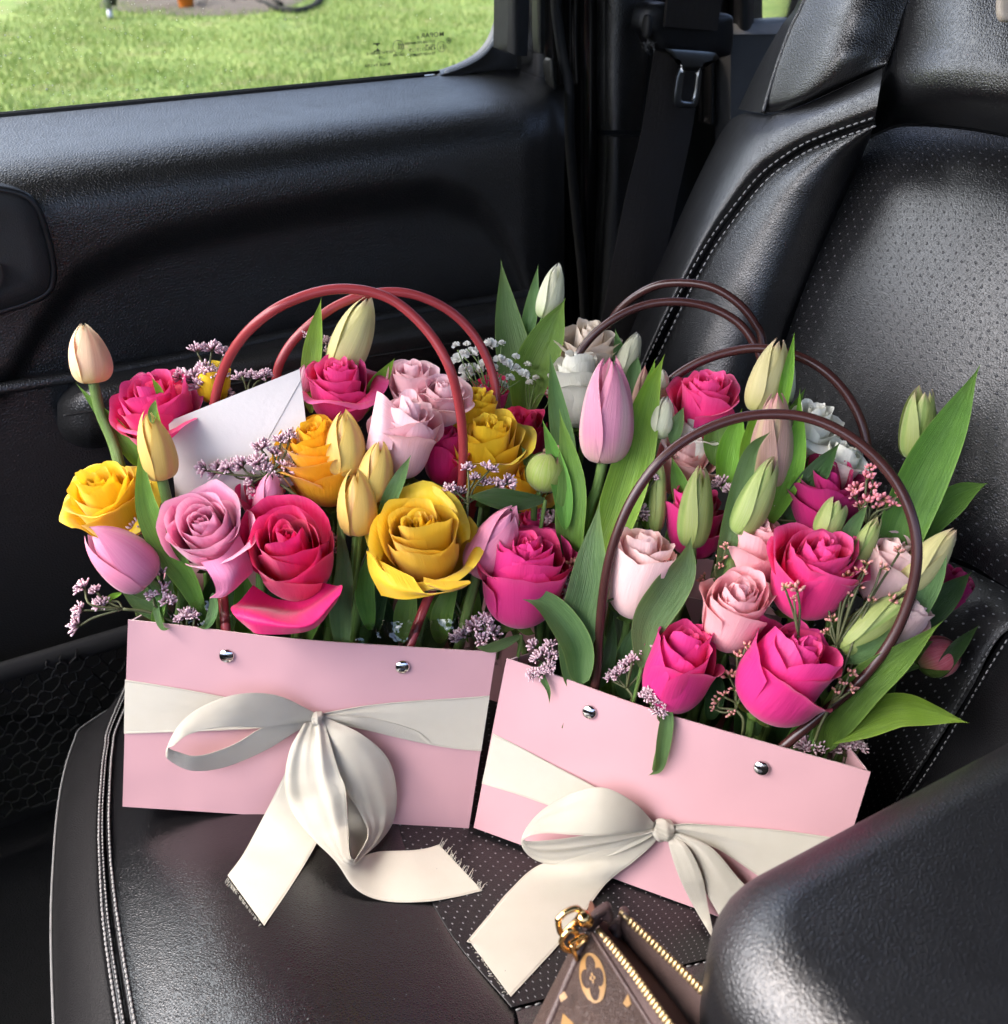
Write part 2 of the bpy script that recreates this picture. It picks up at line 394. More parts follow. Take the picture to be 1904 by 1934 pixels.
# bare soil bed with the things lying on it
SOIL = mat_plain('dark_soil', (.035, .024, .016), .9, var=.5, scale=25, bump=.02, bscale=60)
def gnd(u, v, z=0.0): return onZ(u, v, z)
ring = [gnd(*q) for q in [(185, 14), (250, 24), (340, 30), (420, 30), (500, 24), (560, 8), (600, -25), (420, -50), (230, -30)]]
ring = cat1(np.array(ring + ring[:1]), 40)[:-1]
r0 = ring.mean(0); rg = np.random.default_rng(4)
P = np.array([[r0 + (q - r0) * k + np.array([0, 0, .05 * (1 - k * k) + .004]) + rg.normal(0, .012, 3) * (k < .98) for q in ring] for k in (1, .8, .55, .3, .05)])
V, F, U = grid(P, closed=True); o = mesh('soil_bed', V, F, SOIL); o['kind'] = 'structure'
# steel leg
b = gnd(210, 36); q = empty('garden_chair', b, 'grey metal chair leg with dark foot standing in the grass beyond the window', 'garden chair')
up = np.array([0, 0, 1.0]); dd = depth(b)
GREYM = mat_plain('grey_metal', (.25, .26, .28), .35, .6)
V, F, U = tube([b + up * .10, b + up * .22 + VR * -.01, b + up * .42 + VR * .02, b + up * .9 + VR * .06], [.035, .04, .05, .05], 10); mesh('leg', V, F, GREYM, q, U)
V, F, U = tube([b + up * .13 + VR * .05, b + up * .25 + VR * .07, b + up * .6 + VR * .14], [.03, .05, .06], 10); mesh('leg', V, F, PL_MATT, q, U)
V, F, U = tube([b, b + up * .03 + VR * -.006, b + up * .11], [.035, .028, .024], 10); mesh('foot', V, F, GREYM, q, U)
# orange pot
b = gnd(353, 17); q = empty('flower_pot', b, 'orange flower pot with a few leaves on the dark soil beyond the window', 'flower pot')
ORANGE = mat_plain('orange_plastic', (.72, .20, .02), .45)
s = .105
th = np.linspace(0, 2 * np.pi, 20, endpoint=False)
P = np.array([[b + np.array([math.cos(a) * rr * s, math.sin(a) * rr * s, zz * s]) for a in th] for rr, zz in ((.01, 0), (.62, 0), (.72, .1), (.95, 1.5), (1.05, 1.5), (1.08, 1.75), (.95, 1.75), (.85, 1.5), (.02, 1.45))])
V, F, U = grid(P, closed=True); mesh('pot', V, F, ORANGE, q, U)
LEAF0 = mat_leaf('garden_leaf', (.10, .20, .03), (.18, .32, .06))
for k, (a, l) in enumerate([(2.9, .3), (3.5, .34), (2.2, .3), (.3, .3), (1.2, .3)]):
    c = b + up * .17; d = np.array([math.cos(a), math.sin(a), .3]); sd = np.cross(d, up); sd = nrm(sd)
    P = np.array([[c + d * l * t_ + up * .08 * math.sin(t_ * 3) + sd * w_ * .05 * math.sin(3.1 * min(1, t_ + .04)) for w_ in (-1, 0, 1)] for t_ in np.linspace(0, 1, 7)])
    V, F, U = grid(P); mesh('leaf', V, F, LEAF0, q, U)
# dark hose loop
c = [gnd(*q_, .03) for q_ in [(500, 6), (525, 16), (560, 20), (590, 12), (606, -4), (600, -20), (560, -30), (520, -22), (505, -8), (530, 8)]]
b = c[0]; q = empty('garden_hose', b, 'black garden hose lying in a loop on the soil edge beyond the window', 'hose')
HOSE = mat_plain('dull_hose', (.010, .010, .009), .95, spec=.1)
V, F, U = tube(cat1(np.array(c), 40), .034, 8); mesh('hose_loop', V, F, HOSE, q, U)
V, F, U = tube(cat1(np.array([c[0], gnd(470, 0, .03), gnd(440, 4, .03), gnd(400, -6, .03)]), 14), .026, 8); mesh('hose_end', V, F, HOSE, q, U)

# ================================================================== cabin shell
cab = empty('car', (0.3, 0.2, 0.34), 'black leather car interior with seat, door and armrest around the flower bags', 'car')
def part_of_car(o):
    o.parent = cab; o.location = Vector(o.location) - cab.location; del o['category']; return o
def slab(name, c, X, Y, Z, m, par=cab):
    V, F = box(c, X, Y, Z); return mesh(name, V, F, m, par, smooth=False)
x3, y3, z3 = np.eye(3)
o = slab('floor', (.35, .25, .32), x3 * 1.4, y3 * .86, z3 * .02, CARPET)
slab('roof', (.55, .22, 1.83), x3 * 1.05, y3 * .96, z3 * .02, HEADLINER)
slab('rear_wall', (1.62, .22, .95), x3 * .02, y3 * .88, z3 * .61, PL_MATT)
slab('dashboard', (-.66, .22, .80), x3 * .18, y3 * .86, z3 * .26, PL_MATT)
slab('rocker_panel', (.2, 1.09, .50), x3 * 1.4, y3 * .02, z3 * .16, PL_MATT)
slab('driver_side', (.25, -.66, .76), x3 * 1.4, y3 * .02, z3 * .42, PL_MATT)
slab('rear_seat', (1.35, .22, .62), x3 * .22, y3 * .84, z3 * .28, PL_MATT)
slab('rear_seat_back', (1.52, .22, 1.05), x3 * .07, y3 * .84, z3 * .35, PL_MATT)
for x0, yy in ((-.66, 1.08), (-.66, -.64)):
    V, F, U = tube([(-1.0, yy, 1.05), (-.50, yy - .03 * np.sign(yy), 1.80)], .045, 10); mesh('windscreen_pillar', V, F, PL_MATT, cab, U)
slab('driver_pillar', (.75, -.65, 1.50), x3 * .11, y3 * .03, z3 * .31, PL_MATT)

# ------------------------------------------------------------------ passenger door
door = part_of_car(empty('passenger_door', (.2, 1.0, .45), 'black leather lined door with window behind the flower bags', 'car door'))
def sill(u): return 222 - .0955 * u
ARC = np.array([(-60, 760), (20, 690), (75, 600), (150, 505), (225, 465), (300, 435), (450, 400), (600, 372), (750, 350), (825, 345), (900, 370), (952, 430), (985, 500), (1010, 600), (1080, 800)], float)
def sm(a, b, x): t_ = np.clip((x - a) / (b - a), 0, 1); return t_ * t_ * (3 - 2 * t_)
def door_y(u, v):
    dv = v - sill(u); sc = 1.0 - u * .00028
    dv = dv / sc
    d_ = max(dv, 0); y = 1.100 - .00158 * (min(d_, 68) + 42 * (1 - math.exp(-max(0, d_ - 68) / 42))) - .010 * sm(60, 200, dv)
    y = y + .010 * sm(150, 420, dv)
    va = np.interp(u, ARC[:, 0], ARC[:, 1])
    y = y + .019 * sm(va - 14, va + 58, v) 
    y = y + .012 * sm(985, 1040, u) + .03 * sm(1030, 1062, u)
    return y
us = np.concatenate([np.linspace(-1000, -60, 22), np.linspace(-40, 1066, 130)])
P = []
for u in us:
    col = []
    for k in range(90):
        s_ = (k / 89) ** 1.25; v = sill(u) + s_ * (1350 - sill(u)); col.append(onY(u, v, door_y(u, v)))
    P.append(col)
P = np.array(P); V, F, U = grid(P, flip=True); mesh('door_panel', V, F, LEA_SMOOTH, door, metric_uv(P))
# window weather strips
def strip_mesh(name, rows, mat, par=door, n=60, m=5, uvm=True, **k):
    P = cat2(np.array(rows), n, m); V, F, U = grid(P); return mesh(name, V, F, mat, par, metric_uv(P) if uvm else U, **k)
def sillp(u, dv, y): return onY(u, sill(u) + dv, y)
V, F, U = tube(np.array([sillp(u, -1, 1.107) for u in np.linspace(-1000, 800, 28)]), .0035, 8); mesh('window_seal', V, F, RUBBER, door, U)
V, F, U = tube(np.array([sillp(u, -7, 1.113) for u in np.linspace(-1000, 830, 28)]), .0017, 8); mesh('window_seal', V, F, PL_BLACK, door, U)
# glass
g0 = [sillp(u, 10, 1.115) for u in (-1000, 1010)]
P = np.array([[g0[0], g0[0] + z3 * .62], [g0[1], g0[1] + z3 * .62]]); V, F, U = solid(P, .004, y3); mesh('window_glass', V, F, GLASS, door, smooth=False)
# frame corner
inner = [(830, 141), (862, 131), (892, 118), (916, 102), (934, 80), (946, 52), (953, 20), (957, -20), (960, -120)]
outer = [(832, 147), (870, 141), (905, 136), (940, 132), (975, 128), (985, 90), (986, 40), (986, -20), (986, -120)]
A = cat1(np.array([onY(*q_, 1.103) for q_ in inner]), 40); B = cat1(np.array([onY(*q_, 1.095) for q_ in outer]), 40)
P = np.stack([A, A * .5 + B * .5 + np.array([0, -.004, 0]), B], 1); V, F, U = solid(P, .02, y3); mesh('window_frame', V, F, PL_BLACK, door, U)
ALU = mat_plain('pale_seal', (.42, .44, .47), .35)
V, F, U = tube(A[2:] - VR * .0014, .0022, 6); mesh('frame_trim', V, F, ALU, door, U)
P = cat2(np.array([[onY(960, -160, .985), onY(974, -160, .975), onY(1000, -160, .985)], [onY(960, 0, .985), onY(974, 0, .975), onY(1000, 0, .985)], [onY(958, 96, .985), onY(975, 104, .975), onY(996, 106, .985)]]), 12, 9)
V, F, U = solid(P, .03, y3); mesh('frame_post', V, F, PL_MATT, door, U)
slab('outer_skin', (-.10, 1.165, .83), x3 * .74, y3 * .01, z3 * .34, PAINT_BLACK, door)
# armrest: closed section swept along the door
def arm_sec(u):
    e = math.sqrt(max(0, 1 - max(0, (190 - u) / 84.) ** 2)) if u < 190 else 1
    vt = 738 - .158 * u - 20 * sm(200, 700, u); mid = vt + 62 * (1 - .0001 * u)
    top = vt + (1 - e) * 55; bot = vt + 70 + 72 * e * (1 - u * .0003)
    yb, yf = .945, .945 - .085 * (.25 + .75 * e)
    return [onY(u, top - 6, yb + .02), onY(u, top, yb - .02 * e), onY(u, top + 14 * e, yf + .016), onY(u, top + 34 * e, yf + .001), onY(u, (top + bot) / 2, yf), onY(u, bot - 26 * e, yf + .007), onY(u, bot - 4, yf + .035), onY(u, bot, yb + .02)]
P = cat2(np.array([arm_sec(u) for u in (108, 112, 120, 135, 160, 190, 300, 450, 600, 750, 900, 1000, 1040)]), 90, 30)
V, F, U = grid(P); mesh('armrest', V, F, LEA_SMOOTH, door, metric_uv(P))
V, F, U = tube(cat1(np.array([onY(u, 738 - .158 * u - 20 * sm(200, 700, u) + 66, .859) for u in (120, 160, 240, 400, 600, 800, 1030)]), 40), .0012, 6); mesh('armrest_seam', V, F, RUBBER, door, U)
V, F, U = tube(cat1(np.array([onY(u, 738 - .158 * u - 20 * sm(200, 700, u) - 4, .930) for u in (-900, -300, 0, 110, 240, 400, 600, 800, 1040)]), 50), .006, 8); mesh('ledge', V, F, LEA_SMOOTH, door, U)
# inner door handle bezel at the left edge
hz = [(-60, 350), (0, 356), (45, 368), (68, 392), (82, 430), (95, 480), (98, 520), (88, 548), (50, 568), (0, 584), (-60, 600)]
A = cat1(np.array([onY(*q_, .912) for q_ in hz]), 50); c = onY(-60, 470, .905)
P = np.stack([A + y3 * .022, A, A * .985 + c * .015 - y3 * .006, A * .94 + c * .06 - y3 * .010, A * .7 + c * .3 - y3 * .008, np.repeat(c[None], 50, 0)], 1)
V, F, U = grid(P); mesh('door_handle', V, F, PL_MATT, door, U)
V, F, U = tube(A - y3 * .004, .0035, 6); mesh('handle_rim', V, F, PL_BLACK, door, U)
V, F = prism([onY(-60, 500, .892), onY(2, 503, .892), onY(6, 520, .892), onY(0, 545, .892), onY(-60, 560, .892)], y3 * .02); mesh('release_lever', V, F, PL_BLACK, door, smooth=False)
# storage net on the lower door
V, F, U = tube(cat1(np.array([onY(u, 1272 - .30 * u, .90) for u in (-900, -300, 0, 120, 240, 420, 700)]), 40), .006, 8, flat=2.2); mesh('net_band', V, F, CORD, door, U)
nb = MB(); rg = np.random.default_rng(8)
def netp(a, b): return onY(-110 + a * 1.0, 1290 + b - .29 * a + 33, .905 + .012 * math.sin(a * .02) + .0002 * b)
cw, ch = 30, 21; jit = {}
def jp(i, j, k):
    if (i, j, k) not in jit: jit[(i, j, k)] = rg.normal(0, 2.6, 2)
    return jit[(i, j, k)]
for j in range(13):
    for i in range(19):
        x0 = i * cw + (j % 2) * cw / 2; y0 = j * ch - 4
        a = np.array([x0, y0 + 6]); b2 = np.array([x0 + cw / 2, y0 - 3]); c2 = np.array([x0 + cw, y0 + 6]); d2 = np.array([x0 + cw / 2, y0 - 3 - 12])
        for p_, q_ in ((a, b2), (b2, c2), (b2, d2)):
            V, F, U = tube(cat1(np.array([netp(*(p_ + jp(*p_.round(), 0))), netp(*((p_ + q_) / 2 + rg.normal(0, 1.5, 2))), netp(*(q_ + jp(*q_.round(), 0)))]), 5), .0013, 4, cap=False)
            nb.add(V, F, U)
nb.build('storage_net', CORD, door, kind='stuff')
slab('map_pocket', (.02, 1.0, .62), x3 * .7, y3 * .035, z3 * .17, RUBBER, door)

# droplets and specks on the outside of the glass
DROP = mat_plain('pale_specks', (.55, .60, .55), .3)
mb = MB(); rg = np.random.default_rng(12)
for k in range(330):
    u = rg.uniform(-20, 930) if rg.random() < .25 else rg.uniform(-20, 520) * rg.random() ** .5; v = sill(u) * rg.uniform(-.05, .97)
    c = onY(u, v, 1.1205); s = .0002 + .0005 * rg.random() ** 3
    V, F, U = rbox(c, x3 * s * rg.uniform(.7, 1.8), y3 * s * .4, z3 * s * rg.uniform(.7, 1.5), 1, 4); mb.add(V, F, U)
mb.build('water_specks', DROP, door, kind='stuff')
# printed marks on the glass, read from the back
INK = mat_plain('black_print', (.02, .03, .02), .6)
RX = Matrix(((-1, 0, 0), (0, 0, 1), (0, 1, 0)))
def glass_text(s, u, v, size, sx=1.0):
    cu = bpy.data.curves.new('print', 'FONT'); cu.body = s; cu.size = size / FOC * depth(onY(u, v, 1.114)) * 1.38; cu.extrude = .00005; cu.offset = 0.00006
    cu.materials.append(INK); cu.space_character = 1.05
    m = RX.to_4x4() @ Matrix.Diagonal((sx, 1, 1, 1)); m.translation = Vector(onY(u, v, 1.1135))
    tmp = bpy.data.objects.new('tmp', cu); COL.objects.link(tmp); dg = bpy.context.evaluated_depsgraph_get(); me = bpy.data.meshes.new_from_object(tmp.evaluated_get(dg)); bpy.data.objects.remove(tmp)
    place('glass_print', me, m, door)
def ringline(u, v, r, n=24, w_=.5, a0=0, a1=2 * math.pi, star=None):
    c = onY(u, v, 1.1135); k = depth(c) / FOC
    P = [c + (x3 * math.cos(a) + z3 * math.sin(a)) * r * k for a in np.linspace(a0, a1, n)]
    return tube(P, w_ * k, 4)
for s, u, v, h, sx in (('MOPAR', 839, 68, 8, 1.25), ('\u00ae', 792, 73, 5, 1), ('DOT100B FYG M0048ES', 822, 80, 4.2, 1.0), ('AS2  Y8', 822, 87, 4.2, 1), ('43R-0115129', 823, 94, 6.2, 1.12), ('TRANSP/70%MIN.', 823, 103, 5.0, 1.0),
                      ('E', 840, 92, 8, 1), ('2', 834, 92, 5, 1), ('E001488', 764, 105, 4.6, 1), ('OCP N\u00b030630015', 742, 100, 4.6, 1.05), ('...19', 729, 111, 5.5, 1.1), ('.....', 722, 117, 6, 1.2), ('MADE IN USA', 738, 123, 5.5, 1.1)):
    glass_text(s, u, v, h, sx)
mb = MB()
for a in (ringline(834, 88, 9), ringline(752, 88, 11), ringline(847.5, 76.5, 5)): mb.add(*a)
for du in (-4, 0, 4): mb.add(*ringline(752 + du + 2, 88, 5, 12, .9, -1.2 + math.pi * 0, 1.2))
for a in range(5): mb.add(*tube([onY(847.5, 76.5, 1.1135), onY(847.5 + 4.6 * math.sin(a * 1.2566), 76.5 - 4.6 * math.cos(a * 1.2566), 1.1135)], .0004, 4))
for q_ in ([(705, 81.5), (718, 81), (718, 83), (715, 83.5), (712.5, 88), (710, 83.7), (705, 84)], [(706, 98), (718.5, 96.5), (718.5, 94.5), (716, 95), (713, 90), (711, 95.5), (706, 96)]):
    mb.add(*prism([onY(*p_, 1.1135) for p_ in q_], y3 * .0001))
mb.build('glass_print', INK, door, smooth=False, kind='stuff')

# ------------------------------------------------------------------ pillar and belt
pil = part_of_car(empty('door_pillar', onY(1100, 600, 1.06), 'black pillar with grained trim between door window and seat', 'pillar'))
P = np.array([[onY(u, v, y) for v in (-250, 0, 200, 400, 700, 1000)] for u, y in ((985, 1.085), (1020, 1.06), (1062, 1.05), (1075, 1.075), (1100, 1.06), (1128, 1.055), (1140, 1.09))])
P = cat2(P, 40, 10); V, F, U = solid(P, .03, y3); mesh('pillar_body', V, F, PAINT_BLACK, pil, U)
def tubestrip(pts, r, m, name, seg=10): V, F, U = tube(cat1(np.array(pts), 40), r, seg); return mesh(name, V, F, m, pil, U)
tubestrip([onY(1046, -150, 1.045), onY(1050, 0, 1.045), onY(1056, 60, 1.04), onY(1064, 110, 1.032), onY(1074, 160, 1.03), onY(1076, 260, 1.03), onY(1088, 400, 1.03), onY(1100, 520, 1.03), onY(1110, 700, 1.03)], .006, RUBBER, 'door_seal')
tubestrip([onY(1088, -150, 1.05), onY(1086, 0, 1.05), onY(1085, 80, 1.05), onY(1088, 160, 1.05)], .004, PAINT_BLACK, 'door_seal')
CLIP = mat_plain('dull_clip', (.035, .035, .03), .45, .3)
P = np.array([[onY(u, v, 1.13) for v in (-250, 1000)] for u in (962, 1440)]); V, F, U = solid(P, .02, y3); mesh('pillar_back', V, F, RUBBER, pil, U)
P = cat2(np.array([[onY(1014, -40, 1.03), onY(1022, -40, 1.025), onY(1029, -40, 1.03)], [onY(1014, 60, 1.03), onY(1021, 60, 1.025), onY(1030, 60, 1.03)], [onY(1016, 98, 1.03), onY(1022, 102, 1.025), onY(1028, 100, 1.03)]]), 12, 7); V, F, U = solid(P, .01, y3); mesh('latch_plate', V, F, CLIP, pil, U)
P = cat2(np.array([[onY(1034, 118, 1.03), onY(1042, 110, 1.024), onY(1050, 118, 1.03)], [onY(1036, 140, 1.03), onY(1044, 140, 1.022), onY(1051, 142, 1.03)], [onY(1042, 170, 1.03), onY(1048, 172, 1.025), onY(1052, 168, 1.03)]]), 12, 7); V, F, U = solid(P, .01, y3); mesh('latch_plate', V, F, CLIP, pil, U)
def trim(rows, name):
    P = cat2(np.array([[onY(u0, v, 1.05), onY(u0 + 6, v, 1.02), onY(u0 + .3 * (u1 - u0), v, 1.003), onY(u0 + .6 * (u1 - u0), v, 1.003), onY(u1 - 4, v, 1.02), onY(u1, v, 1.05)] for u0, u1, v in rows]), 24, 24)
    V, F, U = solid(P, .01, y3); mesh(name, V, F, LEA_SMOOTH, pil, U)
trim([(1136, 1236, -200), (1136, 1232, 0), (1135, 1222, 120), (1136, 1214, 246)], 'pillar_trim')
trim([(1137, 1213, 258), (1137, 1216, 330), (1131, 1240, 480), (1122, 1260, 700), (1115, 1280, 900)], 'pillar_trim')
P = cat2(np.array([[onY(1386, v, 1.07), onY(1398, v, 1.04), onY(1416, v, 1.04), onY(1424, v, 1.07)] for v in (-200, 0, 200, 400, 800)]), 10, 12); V, F, U = solid(P, .04, y3); mesh('rear_edge', V, F, PL_BLACK, pil, U)
for (a, b_) in ((1338, 1352), (1362, 1374)):
    P = cat2(np.array([[onY(a, v, 1.055), onY((a + b_) / 2, v, 1.045), onY(b_, v, 1.055)] for v in (90, 150, 235)]), 8, 7); V, F, U = solid(P, .02, y3); mesh('guide_rail', V, F, PL_MATT, pil, U)

belt = empty('seat_belt', onY(1300, 60, .985), 'dark webbing seat belt with metal tongue hanging beside the black seat', 'seat belt')
t = NT('belt_webbing'); uv_ = t.uv(); wv = t.noise(t.mapping(uv_, (40, 900, 1)), 1, 2); w2 = t.noise(t.mapping(uv_, (2600, 120, 1)), 1, 2)
WEB = t.done(t.pbsdf(t.mix(wv, (.014, .012, .011), (.030, .026, .024)), .75, 0, .3, t.bump(t.math('ADD', wv, w2), .0006)))
P = cat2(np.array([[onY(1264, -160, .99), onY(1315, -160, .985), onY(1366, -160, .99)], [onY(1261, 0, .99), onY(1312, 0, .985), onY(1363, 0, .99)], [onY(1257, 50, .99), onY(1306, 62, .985), onY(1356, 56, .99)]]), 30, 12); V, F, U = solid(P, .0013, metric=True); mesh('webbing', V, F, WEB, belt, U)
P = cat2(np.array([[onY(1237, 90, .99), onY(1282, 90, .985), onY(1330, 92, .99)], [onY(1228, 150, .985), onY(1274, 150, .981), onY(1320, 152, .985)], [onY(1211, 252, .97), onY(1258, 252, .967), onY(1306, 252, .97)], [onY(1180, 381, .93), onY(1228, 381, .927), onY(1278, 381, .93)], [onY(1145, 560, .88), onY(1192, 560, .877), onY(1240, 560, .88)], [onY(1115, 720, .86), onY(1160, 720, .857), onY(1205, 720, .86)]]), 50, 12); V, F, U = solid(P, .0013, metric=True); mesh('webbing', V, F, WEB, belt, U)
hold = [(1231, 6), (1262, 5), (1300, 22), (1352, 24), (1384, 28), (1389, 48), (1387, 92), (1376, 108), (1320, 112), (1262, 100), (1240, 92), (1226, 70), (1214, 52), (1220, 20)]
A = cat1(np.array([onY(*q_, .975) for q_ in hold + hold[:1]]), 60)[:-1]; c = A.mean(0)
# the slot for the upper webbing stays open at the top of the holder
P = np.array([c + (A - c) * k + y3 * dy for k, dy in ((1.0, .022), (1.0, .008), (.97, .001), (.90, -.003), (.6, -.004), (.02, -.004))]); V, F, U = grid(P, closed=True); mesh('tongue_holder', V, F, PL_BLACK, belt, U)
V, F = prism([onY(*q_, .966) for q_ in ((1262, -8), (1363, -6), (1355, 58), (1256, 50))], y3 * .004); mesh('webbing', V, F, WEB, belt, np.array([[0, 0], [.0, .05], [.05, .05], [.05, 0]] * 2), smooth=False)
V, F, U = rbox(onY(1222, 50, .972), x3 * .004, y3 * .006, z3 * .012, .6, 8); mesh('release_tab', V, F, PL_MATT, belt, U)
lo = [(1258, 92), (1270, 93), (1300, 95), (1340, 98), (1352, 100), (1359, 110), (1340, 111), (1330, 114), (1326, 121), (1325, 140), (1322, 170), (1318, 196), (1313, 204), (1298, 204), (1279, 202), (1273, 194), (1275, 170), (1279, 145), (1284, 132), (1289, 120), (1284, 108), (1272, 105)]
hi = [(1296, 134), (1298, 134), (1304, 133.5), (1310, 133.5), (1314, 134), (1317, 136), (1317, 139), (1316.5, 142), (1316, 148), (1315, 155), (1314, 165), (1312, 178), (1309, 189), (1307, 191), (1300, 191), (1290, 191), (1287, 189), (1286, 183), (1288, 170), (1290, 155), (1291, 145), (1293, 138)]
A = np.array([onY(*q_, .962) for q_ in lo]); B = np.array([onY(*q_, .962) for q_ in hi])
P = np.array([A, A * .85 + B * .15 - y3 * .001, A * .3 + B * .7 - y3 * .001, B, B + y3 * .003, A + y3 * .003, A]); V, F, U = grid(P, closed=True); mesh('tongue', V, F, STEEL, belt, U)
mb = MB(); rg = np.random.default_rng(3)
for k in range(26):
    p0 = onY(1224 + rg.normal(0, 4), 82 + rg.normal(0, 5), .978); d = nrm(rg.normal(0, 1, 3) - VU * .8) * rg.uniform(.004, .012)
    mb.add(*tube([p0, p0 + d * .5 + rg.normal(0, .0015, 3), p0 + d], .00022, 4))
mb.build('frayed_threads', THREAD, belt, kind='stuff')

# rear side window sill seen between pillar and seat
rd = part_of_car(empty('rear_door', onY(1470, 300, 1.06), 'rear door top with grey sill and window behind the seat', 'car door'))
RSILL = mat_plain('grey_sill', (.10, .10, .10), .5, bump=.0004, bscale=500)
P = cat2(np.array([[onY(u, 41 - .05 * (u - 1425), 1.075), onY(u, 48, 1.05), onY(u, 66, 1.03), onY(u, 88, 1.03), onY(u, 300, 1.03)] for u in (1380, 1500, 1800)]), 12, 30); V, F, U = solid(P, .03, y3); mesh('sill', V, F, RSILL, rd, U)
P = np.array([[onY(u, v, 1.085) for v in (46, -150)] for u in (1400, 1900)]); V, F, U = solid(P, .004, y3); mesh('window_glass', V, F, GLASS, rd, smooth=False)
slab('lower_panel', (1.55, 1.08, .78), x3 * .6, y3 * .015, z3 * .36, RUBBER, rd)

# ================================================================== seat
seat = part_of_car(empty('front_seat', (.3, .5, .45), 'black leather seat with perforated panels and grey stitching under the bags', 'car seat'))
BN = np.array([1.0, 0, -.36])
def bk(u, v, off=0.0): return on(u, v, (.50 - off, 0, .78), BN)
CN = np.array([.253, .151, 1.0]); CP = np.array([0, .562, .812])
def cz(u, v, off=0.0): return on(u, v, CP + np.array([0, 0, off]), CN)
def patch(name, rows, mat, n, m, par, fn=bk, flip=None, thick=None, **k):
    P = cat2(np.array([[fn(*q) for q in r] for r in rows]), n, m)
    du = P[1, 0] - P[0, 0]; dv = P[0, 1] - P[0, 0]
    V, F, U = grid(P)
    N = np.cross(P[n // 2, m // 2 + 1] - P[n // 2, m // 2], P[n // 2 + 1, m // 2] - P[n // 2, m // 2])
    if np.dot(N, VF) < 0: pass
    o = mesh(name, V, F, mat, par, metric_uv(P), **k); return P
def stitch(P, par, pitch=.0062, ln=.0042, r=.00075, lift=.0006, jit=.0):
    P = np.asarray(P); seg = np.linalg.norm(np.diff(P, axis=0), axis=1); s = np.concatenate([[0], np.cumsum(seg)])
    mb = MB(); rg = np.random.default_rng(int(s[-1] * 1e5) % 9999); c = 0
    for d in np.arange(0, s[-1] - pitch, pitch):
        a = np.array([np.interp(d, s, P[:, i]) for i in range(3)]); b = np.array([np.interp(d + ln, s, P[:, i]) for i in range(3)])
        n_ = nrm(CAM - a); a = a + n_ * lift; b = b + n_ * lift; j = rg.normal(0, .0001, 3)
        mb.add(*tube([a, a * .75 + b * .25 + n_ * .0005, a * .25 + b * .75 + n_ * .0005 + j, b], [r * .6, r, r, r * .6], 5))
    mb.build('stitching', THREAD, par, kind='stuff')
def seamline(P, par, r=.0012, m=None): V, F, U = tube(P, r, 6); mesh('seam', V, F, m or RUBBER, par, U)
def offs(rows, o): return [[q + (oo,) for q, oo in zip(r, ro)] for r, ro in zip(rows, o)]

centre = patch('back_panel', offs(
    [[(1642, 262), (1702, 240), (1800, 243), (1904, 260), (2080, 300)], [(1617, 325), (1690, 315), (1795, 320), (1904, 330), (2080, 360)], [(1582, 400), (1680, 400), (1790, 400), (1904, 410), (2080, 430)], [(1517, 550), (1630, 560), (1760, 570), (1904, 580), (2080, 600)],
     [(1460, 720), (1590, 740), (1740, 760), (1904, 790), (2080, 800)], [(1420, 880), (1560, 920), (1730, 960), (1904, 1000), (2080, 1030)], [(1400, 960), (1560, 1000), (1794, 1051), (1904, 1110), (2080, 1200)]],
    [[-.012, -.012, -.012, -.012, -.01], [.0, .010, .012, .012, .012], [.0, .022, .027, .028, .026], [.0, .026, .034, .035, .034], [.0, .022, .031, .032, .032], [.0, .014, .020, .021, .021], [.0, .004, .006, .006, .006]]),
    LEA_PERF_BACK, 110, 70, seat)
bseam = [(1652, 230), (1580, 255), (1520, 280), (1470, 312), (1440, 337), (1405, 378), (1350, 452), (1305, 530), (1255, 630), (1215, 720), (1190, 820)]
bcent = [(1642, 262), (1632, 288), (1622, 312), (1612, 335), (1600, 362), (1582, 400), (1550, 475), (1520, 545), (1492, 618), (1460, 720), (1420, 880)]
rows = []; of = []
for k, (a, b) in enumerate(zip(bseam, bcent)):
    q = lambda f: (a[0] + (b[0] - a[0]) * f, a[1] + (b[1] - a[1]) * f)
    rows.append([a, q(.12), q(.35), q(.65), q(.9), b]); w_ = min(1, .25 + k * .22)
    of.append([.040, .040 + .012 * w_, .040 + .020 * w_, .035 + .012 * w_, .012 + .004 * w_, -.004])
patch('bolster_inner', offs(rows, of), LEA_SEAT2, 90, 40, seat)
bout = [(1668, 128), (1577, 172), (1502, 204), (1446, 216), (1398, 216), (1362, 250), (1302, 370), (1252, 485), (1197, 610), (1150, 740), (1120, 850)]
rows = []; of = []
for k, (a, b) in enumerate(zip(bout, bseam)):
    q = lambda f: (a[0] + (b[0] - a[0]) * f, a[1] + (b[1] - a[1]) * f); s_ = sm(2.4, 5, k)
    rows.append([a, q(.1), q(.35), q(.7), q(.93), b])
    of.append([.030 - .13 * s_, .038 - .085 * s_, .052 - .022 * s_, .054, .046, .040])
patch('bolster_outer', offs(rows, of), LEA_SEAT2, 100, 40, seat)
sc_ = cat1(np.array(bseam, float), 60)
tg = np.gradient(sc_, axis=0); tg /= np.linalg.norm(tg, axis=1)[:, None]; nr_ = np.stack([-tg[:, 1], tg[:, 0]], 1)
for d, of_ in ((8, .052), (-8, .054)):
    stitch([bk(*(p_ + n_ * d * (1 if d > 0 else 1)), of_ + .001) for p_, n_ in zip(sc_, nr_)], seat)
seamline(np.array([bk(*p_, .039) for p_ in sc_]), seat, .0018)
